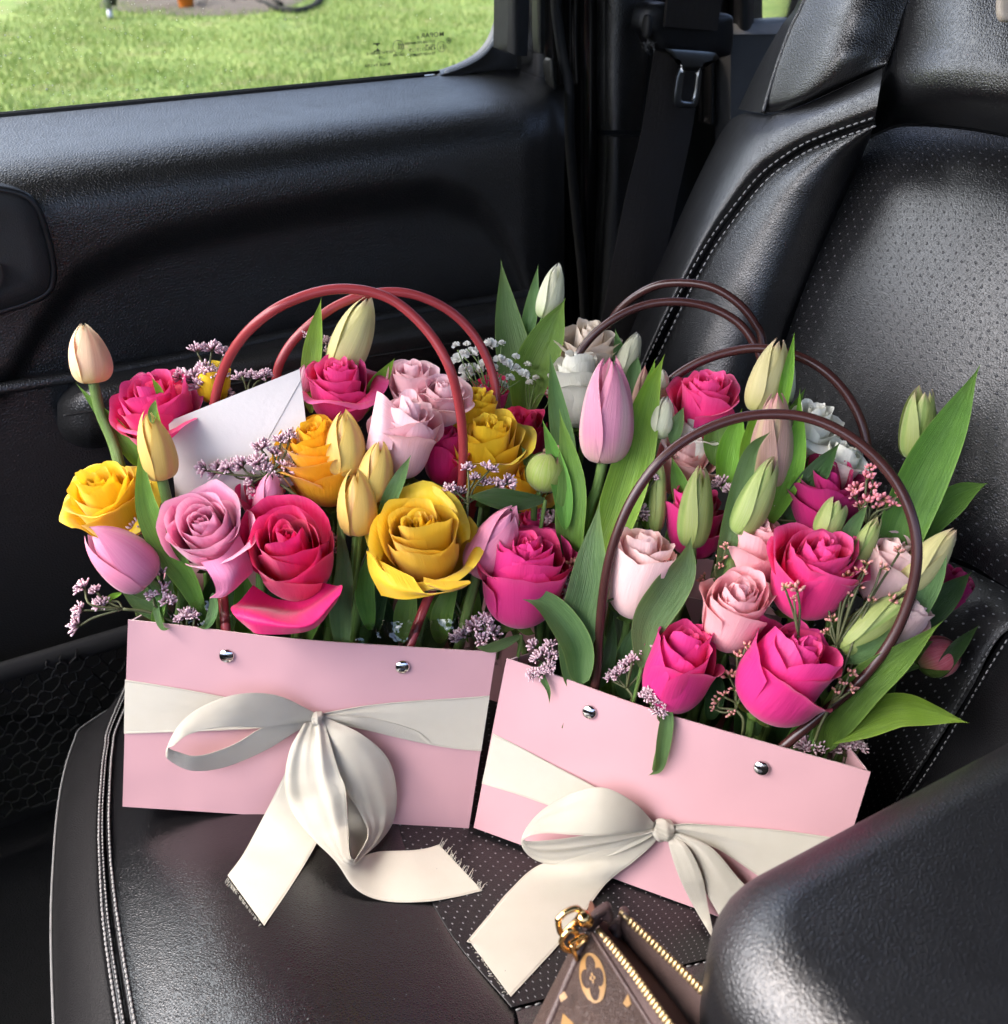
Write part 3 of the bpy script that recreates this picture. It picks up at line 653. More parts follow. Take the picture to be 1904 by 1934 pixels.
patch('shoulder_panel', offs([[(1570, -140), (1660, -140), (1770, -140)], [(1520, 0), (1612, 0), (1714, 0)], [(1494, 55), (1590, 60), (1692, 65)], [(1468, 125), (1570, 118), (1681, 98)], [(1448, 190), (1530, 178), (1674, 118)], [(1441, 214), (1508, 201), (1670, 127)]],
    [[.03, .045, .02]] + [[.03, .052, .022]] * 3 + [[.028, .045, .024], [.020, .028, .022]]), LEA_SEAT2, 60, 40, seat)
patch('shoulder_edge', offs([[(1550, -140), (1560, -140), (1570, -140)], [(1508, 0), (1515, 0), (1520, 0)], [(1474, 52), (1486, 54), (1494, 55)], [(1430, 130), (1452, 128), (1468, 125)], [(1394, 206), (1420, 211), (1441, 214)]], [[-.06, .0, .026]] * 5), LEA_SEAT2, 50, 12, seat)
seamline(np.array([bk(*p_, .029) for p_ in cat1(np.array([(1570, -140), (1520, 0), (1494, 55), (1468, 125), (1441, 214)], float), 40)]), seat, .0022, LEA_SEAT2)
patch('upper_panel', offs([[(1770, -140), (1830, -140), (1904, -140), (1990, -140), (2080, -140)], [(1714, 0), (1800, 0), (1890, 0), (1980, 0), (2080, 0)], [(1690, 80), (1780, 85), (1880, 90), (1980, 95), (2080, 100)], [(1670, 140), (1750, 140), (1870, 145), (1980, 160), (2080, 170)], [(1655, 205), (1730, 190), (1840, 195), (1960, 215), (2080, 240)], [(1644, 256), (1704, 234), (1800, 237), (1904, 254), (2080, 294)]],
    [[.016, .03, .03, .03, .03], [.02, .045, .05, .05, .05], [.016, .05, .06, .06, .06], [.014, .05, .062, .062, .06], [.008, .035, .048, .048, .045], [-.008, -.006, -.006, -.006, -.006]]), LEA_SEAT2, 90, 50, seat)
BEIGE = mat_plain('beige_plastic', (.42, .36, .30), .55)
c = bk(1901, 8, .066); V, F, U = rbox(c, VR * .006, VU * .011, VF * .004, .6, 10); mesh('round_tag', V, F, BEIGE, seat, U)
patch('lower_panel', offs([[(1400, 966), (1560, 1006), (1700, 1034), (1815, 1068), (1906, 1114), (2040, 1185)], [(1390, 1150), (1540, 1160), (1690, 1160), (1800, 1170), (1870, 1185), (1904, 1190)], [(1390, 1300), (1530, 1310), (1660, 1320), (1740, 1325), (1800, 1320), (1832, 1305)], [(1390, 1450), (1520, 1460), (1620, 1470), (1670, 1475), (1710, 1465), (1745, 1445)], [(1400, 1640), (1500, 1640), (1570, 1640), (1600, 1640), (1625, 1625), (1645, 1612)]],
    [[-.004] * 6, [.012] * 5 + [.01], [.012] * 5 + [.01], [.012] * 5 + [.01], [.0] * 6]), LEA_PERF, 70, 50, seat)
nb_s = [(1980, 1090), (1904, 1190), (1850, 1275), (1790, 1378), (1748, 1445), (1705, 1510), (1640, 1620)]
patch('near_bolster', offs([[a, (a[0] + 22, a[1] + 12), (a[0] + 90, a[1] + 50), (a[0] + 200, a[1] + 90), (a[0] + 330, a[1] + 120)] for a in nb_s], [[.008, .028, .06, .07, .05]] * 7), LEA_SEAT2, 70, 40, seat)
sc2 = cat1(np.array(nb_s, float), 50)
for d, of_ in ((-9, .014), (9, .02)): stitch([bk(p_[0] + d * .86, p_[1] + d * .5, of_ + .002) for p_ in sc2], seat, pitch=.005, ln=.0034, r=.0006)
V, F = prism([(.545, .22, .62), (.86, .22, 1.5), (1.0, .22, 1.5), (.75, .22, .62)], (0, .52, 0)); mesh('back_core', V, F, RUBBER, seat, smooth=False)

# cushion
cl_out = [(212, 1338), (156, 1375), (143, 1398), (125, 1453), (111, 1531), (102, 1648), (99, 1765), (104, 1934), (112, 2080)]
cl_sl = [(240, 1285), (203, 1375), (197, 1410), (191, 1453), (185, 1550), (187, 1648), (195, 1765), (220, 1934), (246, 2080)]
cl_sr = [(262, 1285), (222, 1375), (215, 1410), (211, 1453), (208, 1550), (214, 1648), (230, 1765), (259, 1934), (290, 2080)]
rows = []; of = []
for a, b in zip(cl_out, cl_sl):
    q = lambda f: (a[0] + (b[0] - a[0]) * f, a[1] + (b[1] - a[1]) * f)
    rows.append([a, q(.10), q(.3), q(.6), q(.9), b]); of.append([-.074, -.062, -.048, -.036, -.0285, -.028])
patch('front_bolster', offs(rows, of), LEA_SHADED, 110, 30, seat, cz)
P = cat1(np.array([cz(*a, -.074) for a in cl_out]), 60); Q = np.stack([P, P - z3 * .02 - y3 * 0 + x3 * .002, P - z3 * .2 + x3 * .02], 1); V, F, U = grid(Q); mesh('front_face', V, F, LEA_SEAT2, seat, U)
PIPE = mat_plain('grey_piping', (.16, .165, .17), .35)
V, F, U = tube(P + z3 * .0005 - VR * .0008, .0011, 6); mesh('piping', V, F, PIPE, seat, U)
rows = []; of = []
for a, b in zip(cl_sl, cl_sr):
    q = lambda f: (a[0] + (b[0] - a[0]) * f, a[1] + (b[1] - a[1]) * f)
    rows.append([a, q(.2), q(.42), q(.55), q(.68), q(.85), b]); of.append([-.028, -.0255, -.0255, -.0290, -.0245, -.0235, -.0255])
patch('seam_strip', offs(rows, of), LEA_SEAT, 110, 25, seat, cz)
def between(f, o): return [cz(a[0] + (b[0] - a[0]) * f, a[1] + (b[1] - a[1]) * f, o) for a, b in zip(cat1(np.array(cl_sl, float), 90), cat1(np.array(cl_sr, float), 90))]
for f, o_ in ((.08, -.026), (.9, -.0235)): stitch(between(f, o_), seat, pitch=.0046, ln=.0040, r=.0009)
stitch(between(.36, -.0250), seat, pitch=.004, ln=.003, r=.0006)
cr = [(738, 1285), (742, 1375), (745, 1410), (748, 1453), (768, 1570), (800, 1650), (866, 1772), (990, 1930), (1060, 2080)]
rows = []; of = []
for k, (a, b) in enumerate(zip(cl_sr, cr)):
    q = lambda f: (a[0] + (b[0] - a[0]) * f, a[1] + (b[1] - a[1]) * f)
    rows.append([a, q(.04), q(.18), q(.36), q(.6), q(.93), b]); of.append([-.0255, -.0230, -.0120, -.002, .0025, .001, -.002])
patch('cushion_panel', offs(rows, of), LEA_SEAT, 120, 70, seat, cz)
V0 = [(738, 1285), (742, 1375), (750, 1453), (768, 1570), (800, 1650), (866, 1772), (970, 1900)]
patch('cushion_insert', offs([[a, (a[0] + 8, a[1] - 1), (a[0] * .66 + e[0] * .34, a[1] * .66 + e[1] * .34), (a[0] * .33 + e[0] * .67, a[1] * .33 + e[1] * .67), e] for a, e in zip(V0, [(1700, 1285), (1680, 1375), (1660, 1453), (1600, 1570), (1560, 1650), (1480, 1730), (1400, 1795)])], [[-.003, .0005, .001, .001, .0]] * 7), LEA_PERF, 60, 80, seat, cz)
seamline(np.array([cz(*p_, -.001) for p_ in cat1(np.array(V0, float), 50)]), seat, .0011, PL_BLACK)
ns = [(972, 1902), (1090, 1870), (1200, 1841), (1330, 1812), (1420, 1790)]
patch('cushion_edge', offs([ns, [(a[0] + 4, a[1] + 12) for a in ns], [(a[0] + 14, a[1] + 60) for a in ns], [(a[0] + 40, a[1] + 200) for a in ns]], [[-.003] * 5, [.002] * 5, [.008] * 5, [.0] * 5]), LEA_SEAT, 40, 40, seat, cz)
stitch([cz(*p_, .0) for p_ in cat1(np.array([(a[0] + 2, a[1] + 6) for a in ns], float), 30)], seat, pitch=.0065, ln=.004, r=.0006)
for dv in (62, 84): stitch([cz(*p_, .0085) for p_ in cat1(np.array([(1290, 1834 - 1 + dv - 8), (1340, 1814 + dv), (1430, 1784 + dv)], float), 16)], seat, pitch=.006, ln=.004, r=.0007)
V, F = prism([cz(*q_, -.095) for q_ in ((150, 1400), (250, 1290), (900, 1050), (1500, 1100), (1700, 1400), (1500, 1900), (1200, 2100), (140, 2080))], -z3 * .16); mesh('cushion_core', V, F, RUBBER, seat, smooth=False)

# ------------------------------------------------------------------ centre armrest
import bmesh
arm = part_of_car(empty('centre_armrest', (.5, .06, .85), 'black grained leather armrest in the lower right corner beside the purse', 'armrest'))
def bevbox(name, lo, hi, r, seg, mat, par, bulge=0):
    bm = bmesh.new(); bmesh.ops.create_cube(bm, size=1)
    lo, hi = np.array(lo), np.array(hi)
    for v in bm.verts: v.co = Vector((lo + hi) / 2 + np.array(v.co) * (hi - lo))
    bmesh.ops.bevel(bm, geom=bm.edges[:], offset=r, segments=seg, profile=.5, affect='EDGES')
    bm.verts.index_update(); V = np.array([v.co[:] for v in bm.verts]); F = [[v.index for v in f.verts] for f in bm.faces]; bm.free()
    return mesh(name, V, F, mat, par)
def padbox(name, lo, hi, rv, rt, mat, par):
    bm = bmesh.new(); bmesh.ops.create_cube(bm, size=1); lo, hi = np.array(lo), np.array(hi)
    for v in bm.verts: v.co = Vector((lo + hi) / 2 + np.array(v.co) * (hi - lo))
    bmesh.ops.bevel(bm, geom=[e for e in bm.edges if abs(e.verts[0].co.z - e.verts[1].co.z) > .01], offset=rv, segments=10, profile=.5, affect='EDGES')
    bmesh.ops.bevel(bm, geom=[e for e in bm.edges if e.verts[0].co.z > hi[2] - 1e-4 and e.verts[1].co.z > hi[2] - 1e-4], offset=rt, segments=10, profile=.42, affect='EDGES')
    bm.verts.index_update(); V = np.array([v.co[:] for v in bm.verts]); F = [[v.index for v in f.verts] for f in bm.faces]; bm.free()
    return mesh(name, V, F, mat, par)
padbox('pad', (.203, -.18, .885), (.86, .217, .995), .055, .034, LEA_ARM, arm)
bevbox('lid_base', (.215, -.17, .862), (.85, .205, .890), .006, 2, PL_BLACK, arm)
con = part_of_car(empty('centre_console', (.3, .03, .35), 'black centre console under the armrest', 'console'))
slab('console_box', (.55, .02, .60), x3 * .30, y3 * .16, z3 * .245, PL_MATT, con)
slab('console_front', (-.1, .03, .58), x3 * .36, y3 * .14, z3 * .17, PL_MATT, con)

# ------------------------------------------------------------------ purse
def mat_canvas():
    t = NT('brown_canvas'); g = t.geo()
    v = t.n('TexVoronoi', feature='DISTANCE_TO_EDGE'); v.inputs['Scale'].default_value = 900; t.l(t.mapping(g, (1, 1, .5), (.4, .3, .2)), v.inputs['Vector'])
    h = t.ramp(v.outputs['Distance'], [(0, 0.), (.3, 1.)])
    c = t.mix(t.noise(g, 80, 3), (.034, .019, .014), (.055, .031, .023))
    return t.done(t.pbsdf(c, .5, 0, .4, t.bump(h, .0003)))
CANVAS = mat_canvas(); PRINT = mat_plain('tan_print', (.25, .135, .042), .5, var=.2)
TAPE = mat_plain('brown_tape', (.075, .045, .040), .8, bump=.0005, bscale=1200); LINING = mat_plain('brown_lining', (.11, .040, .022), .85)
HIDE = mat_plain('dark_brown_hide', (.055, .030, .026), .5, bump=.0004, bscale=500)
purse = empty('purse', at(1150, 1930, .55), 'small brown monogram purse lying unzipped with brass zip and chain ring', 'purse')
rowsF = [[(1106, 1766, .500), (1112, 1764, .499), (1118, 1762, .499)], [(1085, 1822, .498), (1112, 1820, .488), (1154, 1818, .484)], [(1056, 1890, .492), (1110, 1888, .475), (1200, 1890, .466)], [(1015, 1985, .485), (1110, 1990, .460), (1266, 1992, .445)], [(975, 2080, .48), (1100, 2090, .45), (1330, 2090, .43)]]
PF = cat2(np.array([[at(*q) for q in r] for r in rowsF]), 60, 40)
V, F, U = grid(PF); mesh('front_panel', V, F, CANVAS, purse, metric_uv(PF))
V, F, U = tube(PF[:, -1] , .0012, 6); mesh('top_binding', V, F, HIDE, purse, U)
V, F, U = tube(PF[:, 0], .0022, 8); mesh('side_piping', V, F, HIDE, purse, U)
side = np.array([[at(q[0] - k * (14 + i * 6), q[1] - 6 + k * 2, q[2] + .012 * k) for k in (0, .5, 1)] for i, q in enumerate([r[0] for r in rowsF])])
P = cat2(side, 30, 8); V, F, U = grid(P); mesh('gusset', V, F, CANVAS, purse, metric_uv(P))
z1 = cat1(np.array([at(*q) for q in ((1136, 1764, .498), (1189, 1829, .480), (1230, 1886, .464), (1300, 1984, .440), (1362, 2080, .425))]), 60)
z2 = cat1(np.array([at(*q) for q in ((1180, 1730, .512), (1235, 1782, .500), (1300, 1845, .484), (1392, 1936, .460), (1500, 2040, .44))]), 60)
P = np.stack([PF[:, -1], (PF[:, -1] + z1) / 2 - VF * .0012, z1], 1); V, F, U = solid(P, .0008); t1 = mesh('zip_tape', V, F, TAPE, purse, U)
i1 = z2 + VF * .020 - VR * .018 - VU * .010
P = np.stack([z2, (z2 + i1) / 2 - VU * .002, i1], 1); V, F, U = solid(P, .0008); t2 = mesh('zip_tape', V, F, TAPE, purse, U)
P = np.stack([i1, i1 * .6 + z1 * .4 + VF * .035 - VU * .01, i1 * .2 + z1 * .8 + VF * .04, z1 + VF * .002], 1); P = np.swapaxes(cat1(np.swapaxes(P, 0, 1), 14), 0, 1); V, F, U = grid(P); mesh('lining', V, F, LINING, purse, U)
tb = bpy.data.meshes.new('zip_tooth'); V, F, U = rbox((0, 0, 0), x3 * .00105, y3 * .0021, z3 * .0013, .55, 7); tb.from_pydata(V.tolist(), [], [tuple(int(i) for i in f) for f in F]); tb.polygons.foreach_set('use_smooth', [True] * len(tb.polygons)); tb.materials.append(ZIPM)
def teeth(Z, par):
    s = np.concatenate([[0], np.cumsum(np.linalg.norm(np.diff(Z, axis=0), axis=1))])
    for d in np.arange(.004, min(s[-1], .11), .0025):
        p_ = np.array([np.interp(d, s, Z[:, i]) for i in range(3)]); q_ = np.array([np.interp(d + .001, s, Z[:, i]) for i in range(3)])
        X = nrm(q_ - p_); Zc = nrm(-VF - X * np.dot(-VF, X)); Y = np.cross(Zc, X); m = Matrix.Identity(4)
        for i in range(3): m[i][0], m[i][1], m[i][2], m[i][3] = X[i], Y[i], Zc[i], p_[i] - VF[i] * .0006
        place('zip_tooth', tb, m, par)
    V, F, U = tube([Z[0] - nrm(Z[3] - Z[0]) * .003, Z[0] + nrm(Z[3] - Z[0]) * .003], .0016, 8); mesh('zip_stop', V, F, ZIPM, par, U)
teeth(z1, t1); teeth(z2, t2)
dense = PF.reshape(-1, 3)
dense = cat2(PF, 300, 200).reshape(-1, 3); dp = np.stack([952 + FOC * ((dense - CAM) @ VR) / ((dense - CAM) @ VF), 967 - FOC * ((dense - CAM) @ VU) / ((dense - CAM) @ VF)], 1)
def emb(u, v): return dense[np.argmin((dp[:, 0] - u) ** 2 + (dp[:, 1] - v) ** 2)] - VF * .0006
def emblem(cx, cy, a, b, tilt, t0=0, t1=2 * math.pi):
    th = np.linspace(t0, t1, 49); c, s = math.cos(tilt), math.sin(tilt)
    def q(rr, k): x, y = a * rr * math.cos(k), b * rr * math.sin(k); return emb(cx + x * c - y * s, cy + x * s + y * c)
    P = np.array([[q(1, k), q((1 + .50 + .40 * abs(math.cos(2 * k)) ** .8) / 2, k), q(.50 + .40 * abs(math.cos(2 * k)) ** .8, k)] for k in th]); V, F, U = grid(P); mb = MB(); mb.add(V, F, U)
    P = np.array([[q(.17 * (1 + .35 * math.cos(4 * k)), k), q(.08, k)] for k in th]); mb.add(*grid(P)); return mb
emblem(1119, 1846, 24, 48, -.16).build('monogram', PRINT, purse)
mb = MB(); mb.add(*prism([emb(*q_) for q_ in ((1186, 1876), (1192, 1895), (1184, 1902), (1176, 1893), (1181, 1884))], VF * .0001))
mb.add(*prism([emb(*q_) for q_ in ((1063, 1912), (1084, 1932), (1066, 1955), (1058, 1940))], VF * .0001)); mb.build('monogram', PRINT, purse, smooth=False)
V, F = prism([at(1066, 1872, .481), at(1072, 1884, .479), at(1060, 1893, .479), at(1056, 1882, .481)], VF * .0001); mesh('monogram', V, F, PRINT, purse, smooth=False)
# leather ends of the opening
for q_ in ([(1100, 1757, .497), (1122, 1728, .500), (1145, 1712, .504), (1156, 1716, .506), (1158, 1738, .508), (1140, 1736, .512), (1118, 1756, .510)], [(1168, 1752, .518), (1172, 1726, .514), (1180, 1720, .513), (1190, 1724, .513), (1184, 1736, .515), (1178, 1752, .52)]):
    P = cat1(np.array([at(*p_) for p_ in q_ + q_[:1]]), 30)[:-1]; c = P.mean(0)
    Q = np.array([c + (P - c) * k - VF * d for k, d in ((.98, -.006), (1.0, 0), (.9, .0025), (.6, .003), (.05, .001))]); V, F, U = grid(Q, closed=True); mesh('leather_tab', V, F, HIDE, purse, U)
V, F, U = tube([at(1164, 1770, .515), at(1160, 1757, .512)], .0035, 10); mesh('rolled_end', V, F, HIDE, purse, U)
V, F, U = tube([at(1092, 1726, .495), at(1100, 1733, .494), at(1112, 1742, .496)], [.0030, .0042, .0034], 12); mesh('clip', V, F, GOLD, purse, U)
def loop(pts, r, name): V, F, U = tube(cat1(np.array([at(*q_) for q_ in pts + pts[:1]]), 40), r, 8, cap=False); return mesh(name, V, F, GOLD, purse, U)
loop([(1054, 1736, .492), (1070, 1722, .492), (1090, 1716, .494), (1097, 1728, .496), (1080, 1748, .498), (1062, 1764, .497), (1056, 1752, .494)], .0016, 'ring')
loop([(1064, 1768, .490), (1076, 1757, .490), (1089, 1763, .493), (1092, 1782, .497), (1082, 1796, .498), (1066, 1792, .495), (1060, 1780, .492)], .0014, 'ring')
loop([(1076, 1782, .489), (1100, 1768, .493), (1106, 1774, .496), (1084, 1790, .495)], .0013, 'ring')
V, F, U = tube(cat1(np.array([at(*q_) for q_ in ((1080, 1784, .489), (1084, 1798, .491), (1090, 1812, .497))]), 12), .0013, 8); mesh('chain_link', V, F, GOLD, purse, U)

# ================================================================== gift bags
class Fr: pass
def frame(o, ex, ey, ez, W, H, D):
    f = Fr(); f.o = np.array(o, float); f.ex = nrm(ex); f.ez = nrm(np.array(ez) - f.ex * np.dot(ez, f.ex)); f.ey = np.cross(f.ez, f.ex)
    f.W, f.H, f.D = W, H, D; return f
B1 = frame((-.0002, .5622, .8126), (.8885, -.4301, -.16), None, (.2464, .153, .957), .25, .1468, .11)
B2 = frame((.2238, .4502, .7774), (.636, -.7692, -.0621), None, (.2945, .1676, .9408), .25, .1384, .11)
B3 = frame((.292, .603, .757), (.70, -.70, -.08), None, (.27, .16, .95), .25, .1384, .11)
def loc_(f, x, y, z): return f.o + f.ex * x + f.ey * y + f.ez * z
def PL(f, u, v, k): return on(u, v, f.o + f.ey * k, f.ey)
def mat_card(name, col):
    t = NT(name); g = t.geo(); c = t.mix(t.noise(g, 14, 3), tuple(x * .96 for x in col), tuple(min(1, x * 1.03) for x in col))
    c = t.mix(t.math('MULTIPLY', t.noise(g, 700, 2), .08), c, (.5, .3, .35))
    return t.done(t.pbsdf(c, .48, 0, .3, t.bump(t.noise(g, 9, 2), .004)))
PINK = mat_card('pink_card', (.58, .335, .362))
CUT = mat_plain('pale_card_edge', (.74, .56, .57), .7)
def mat_handle(name, col, trans):
    t = NT(name); p = t.pbsdf(t.mix(t.noise(t.geo(), 40, 2), col, tuple(x * 1.25 for x in col)), .25, 0, .5)
    tr = t.n('BsdfTranslucent'); tr.inputs[0].default_value = tuple(min(1, x * 1.6) for x in col) + (1,)
    mx = t.n('MixShader'); mx.inputs[0].default_value = trans; t.l(p, mx.inputs[1]); t.l(tr.outputs[0], mx.inputs[2]); return t.done(mx.outputs[0])
RED_H = mat_handle('rosy_plastic', (.32, .045, .050), .25); BROWN_H = mat_handle('dark_brown_plastic', (.050, .017, .015), .1)
def bag(f, label, wave, rivets):
    q = empty('gift_bag', loc_(f, f.W / 2, f.D / 2, 0), label, 'gift bag', 'pink gift bags of flowers on the car seat')
    T = .0011
    def panel(fn, name, n=30, m=16, nv=None):
        P = np.array([[fn(s, t_) for t_ in np.linspace(0, 1, m)] for s in np.linspace(0, 1, n)]); V, F, U = solid(P, T, nv); o = mesh(name, V, F, PINK, q, U); o.data.materials.append(CUT)
        o.data.polygons.foreach_set('material_index', [0] * (2 * (n - 1) * (m - 1)) + [1] * (len(F) - 2 * (n - 1) * (m - 1))); return o
    panel(lambda s, t_: loc_(f, s * f.W, -wave * math.sin(math.pi * s) * t_ * t_ - .0010 * t_ * math.sin(7 * s + 2) * math.sin(3 * t_ + 5 * s), t_ * f.H - .0022 * t_ * math.sin(math.pi * s) ** 2), 'front_panel', nv=f.ey)
    panel(lambda s, t_: loc_(f, s * f.W, f.D + wave * math.sin(math.pi * s) * t_ * t_, t_ * f.H), 'back_panel', nv=-f.ey)
    for sx, name in ((0, 'side_panel'), (1, 'side_panel')):
        x0 = T * 1.2 if sx == 0 else f.W - T * 1.2; sg = 1 if sx == 0 else -1
        panel(lambda s, t_: loc_(f, x0 + sg * .022 * t_ ** 1.5 * (1 - abs(2 * s - 1)), T + s * (f.D - 2 * T), t_ * f.H * .995), name, 11, 10, f.ex * sg)
    panel(lambda s, t_: loc_(f, T + s * (f.W - 2 * T), T + t_ * (f.D - 2 * T), .001), 'base', 4, 4, f.ez)
    for u, v in rivets:
        c = PL(f, u, v, -wave * .8 - .0006); a = np.linspace(0, math.pi / 2, 7); th = np.linspace(0, 2 * math.pi, 20, endpoint=False); r = .0052
        P = np.array([[c + (f.ex * math.cos(b) + f.ez * math.sin(b)) * r * math.cos(k) - f.ey * (.0021 * math.sin(k)) for b in th] for k in a]); V, F, U = grid(P, closed=True); mesh('rivet', V, F, CHROME, q, U)
    return q
def handle(f, q, pts, mat, r=.0034, name='handle', seg=12):
    P = cat1(np.array([PL(f, *p_) for p_ in pts]), 90); V, F, U = tube(P, r, seg); return mesh(name, V, F, mat, q, U)
bag1 = bag(B1, 'pink gift bag with rosy red handles standing upright at the front of the seat', .002, ((428, 1239), (760, 1260)))
bag2 = bag(B2, 'pink gift bag tilted beside the black armrest with dark brown handles', .004, ((1113, 1345), (1438, 1451)))
bag3 = bag(B3, 'pink gift bag behind the other two, mostly hidden by flowers', .001, ())
handle(B1, bag1, [(432, 1240, .004), (424, 1160, .010), (412, 1000, .055), (402, 820, .078), (412, 728, .076), (448, 650, .064), (510, 590, .05), (590, 554, .05), (665, 546, .05), (740, 566, .048), (805, 622, .042), (848, 692, .036), (868, 770, .040), (875, 850, .044), (870, 930, .052), (848, 1040, .046), (800, 1150, .018), (762, 1255, .004)], RED_H)
handle(B1, bag1, [(520, 1100, .105), (510, 900, .11), (520, 730, .115), (535, 672, .115), (575, 622, .115), (640, 575, .115), (710, 553, .115), (780, 556, .115), (850, 588, .115), (900, 640, .115), (930, 705, .115), (937, 765, .112), (925, 850, .108), (880, 1000, .105)], RED_H)
handle(B2, bag2, [(1113, 1345, .004), (1126, 1280, .004), (1133, 1180, .002), (1150, 1060, 0.0), (1185, 960, 0), (1238, 880, .004), (1300, 828, .01), (1380, 793, .015), (1460, 782, .018), (1540, 793, .018), (1620, 835, .015), (1685, 900, .012), (1722, 975, .008), (1732, 1050, .006), (1718, 1130, .006), (1680, 1215, .006), (1620, 1290, .006), (1545, 1355, .005), (1480, 1410, .004), (1440, 1451, .004)], BROWN_H)
handle(B2, bag2, [(1190, 1000, .105), (1205, 860, .105), (1225, 770, .11), (1262, 722, .112), (1320, 684, .115), (1390, 662, .117), (1450, 659, .117), (1520, 678, .115), (1575, 716, .112), (1615, 770, .11), (1636, 830, .108), (1641, 900, .106), (1636, 1050, .105)], BROWN_H)
handle(B3, bag3, [(1040, 840, .005), (1080, 700, .008), (1110, 645, .012), (1160, 602, .015), (1220, 576, .018), (1285, 570, .018), (1345, 582, .018), (1395, 610, .015), (1425, 650, .012), (1440, 700, .01), (1440, 850, .006)], BROWN_H)
handle(B3, bag3, [(1110, 850, .085), (1120, 700, .075), (1145, 622, .065), (1180, 575, .058), (1230, 543, .05), (1280, 534, .045), (1340, 541, .04), (1390, 569, .036), (1425, 610, .034), (1442, 660, .032), (1446, 850, .03)], BROWN_H)

# ------------------------------------------------------------------ ribbons
def mat_satin():
    t = NT('cream_satin'); g = t.uv(); w1 = t.n('TexWave', wave_type='BANDS', bands_direction='DIAGONAL'); w1.inputs['Scale'].default_value = 60; w1.inputs['Distortion'].default_value = .6; t.l(t.mapping(g, (1.0, 1.0, 1)), w1.inputs['Vector'])
    lo = t.noise(t.geo(), 60, 4)
    c = t.mix(lo, (.64, .60, .49), (.71, .675, .57))
    sp = t.n('SeparateXYZ'); t.l(g, sp.inputs[0]); e = t.ramp(t.math('ABSOLUTE', t.math('SUBTRACT', sp.outputs[1], .5)), [(.462, 0.), (.475, 1.)])
    c = t.mix(t.math('MULTIPLY', e, .35), c, (.55, .50, .40))
    nn = t.bump(t.math('ADD', t.math('MULTIPLY', w1.outputs[0], .6), t.math('MULTIPLY', e, 2.)), .00022)
    p = t.pbsdf(c, .36, 0, .45, nn, Sheen_Weight=.3, Anisotropic=.5); tr = t.n('BsdfTranslucent'); t.l(c, tr.inputs[0])
    mx = t.n('MixShader'); mx.inputs[0].default_value = .10; t.l(p, mx.inputs[1]); t.l(tr.outputs[0], mx.inputs[2]); return t.done(mx.outputs[0])
SATIN = mat_satin()
def front(f, u, v, off):
    """on the bag front, or on the cushion where that is nearer, lifted towards the camera by off"""
    a = PL(f, u, v, 0); b = cz(u, v, 0); d = min(depth(a), depth(b)); return at(u, v, d - off)
def ribbon(q, f, rows, name='ribbon', n=70, m=13, bow=.0, ruff=0, seed=0, mid=None):
    """rows (ua,va,ub,vb,offa,offb[,mid lift])"""
    G = []
    for r in rows:
        a = front(f, r[0], r[1], r[4]); b = front(f, r[2], r[3], r[5]); c = (a + b) / 2 - VF * (r[6] * .35 if len(r) > 6 else bow)
        G.append([a, (a + 2 * c) / 3 + (c - (a + b) / 2) * .12, (b + 2 * c) / 3 + (c - (a + b) / 2) * .12, b])
    P = cat2(np.array(G), n, m)
    if ruff:
        rg = np.random.default_rng(seed); ph = rg.uniform(0, 6, 3)
        s = np.linspace(0, 1, n)[:, None]; t_ = np.linspace(0, 1, m)[None]
        tri = lambda x: np.abs((x / 3.14159) % 2 - 1) * 2 - 1
        d = ruff * (tri(t_ * 10 + ph[0] + 1.5 * s) * .6 + tri(t_ * 19 + ph[1] - s) * .4) * np.exp(-((s - (0 if G[0][0] is not None and np.linalg.norm(G[0][0] - G[0][-1]) < np.linalg.norm(G[-1][0] - G[-1][-1]) else 1)) / .42) ** 2)
        P = P - VF * d[:, :, None]
    V, F, U = solid(P, .0003); return mesh(name, V, F, SATIN, q, U)
def fray(q, A, B, n, ln, seed):
    mb = MB(); rg = np.random.default_rng(seed); d0 = nrm(np.cross(B - A, VF)); 
    for k in range(n):
        p_ = A + (B - A) * rg.random(); d = d0 * ln * rg.random() + VR * rg.normal(0, .001) + VU * rg.normal(0, .0008); mb.add(*tube([p_ - d0 * .001, p_ + d * .5 + VU * rg.normal(0, .0006), p_ + d], .00022, 4))
    mb.build('frayed_edge', SATIN, q, kind='stuff')
r1 = empty('ribbon_bow', PL(B1, 600, 1355, -.003), 'cream satin ribbon bow tied round the upright bag with rosy handles', 'ribbon bow', 'cream satin bows on the bags')
ribbon(r1, B1, [(236, 1284, 234, 1386, .0012, .0012), (300, 1294, 290, 1384, .002, .0015), (380, 1308, 380, 1381, .003, .0025), (470, 1326, 480, 1376, .004, .004), (545, 1342, 545, 1370, .006, .006), (598, 1351, 598, 1362, .008, .008)], 'band', m=21, ruff=.0024, seed=1)
ribbon(r1, B1, [(602, 1350, 602, 1362, .008, .008), (640, 1342, 650, 1370, .006, .006), (700, 1332, 705, 1382, .004, .004), (780, 1324, 790, 1402, .003, .0025), (860, 1319, 850, 1413, .0018, .0015), (925, 1314, 909, 1419, .0012, .0012)], 'band', m=21, ruff=.0022, seed=2)
ribbon(r1, B1, [(604, 1352, 610, 1360, .010, .010), (650, 1352, 660, 1368, .0075, .0065, .002), (710, 1358, 720, 1386, .005, .004, .001), (780, 1378, 790, 1402, .0034, .0028), (810, 1396, 820, 1408, .0026, .0022)], 'fold')
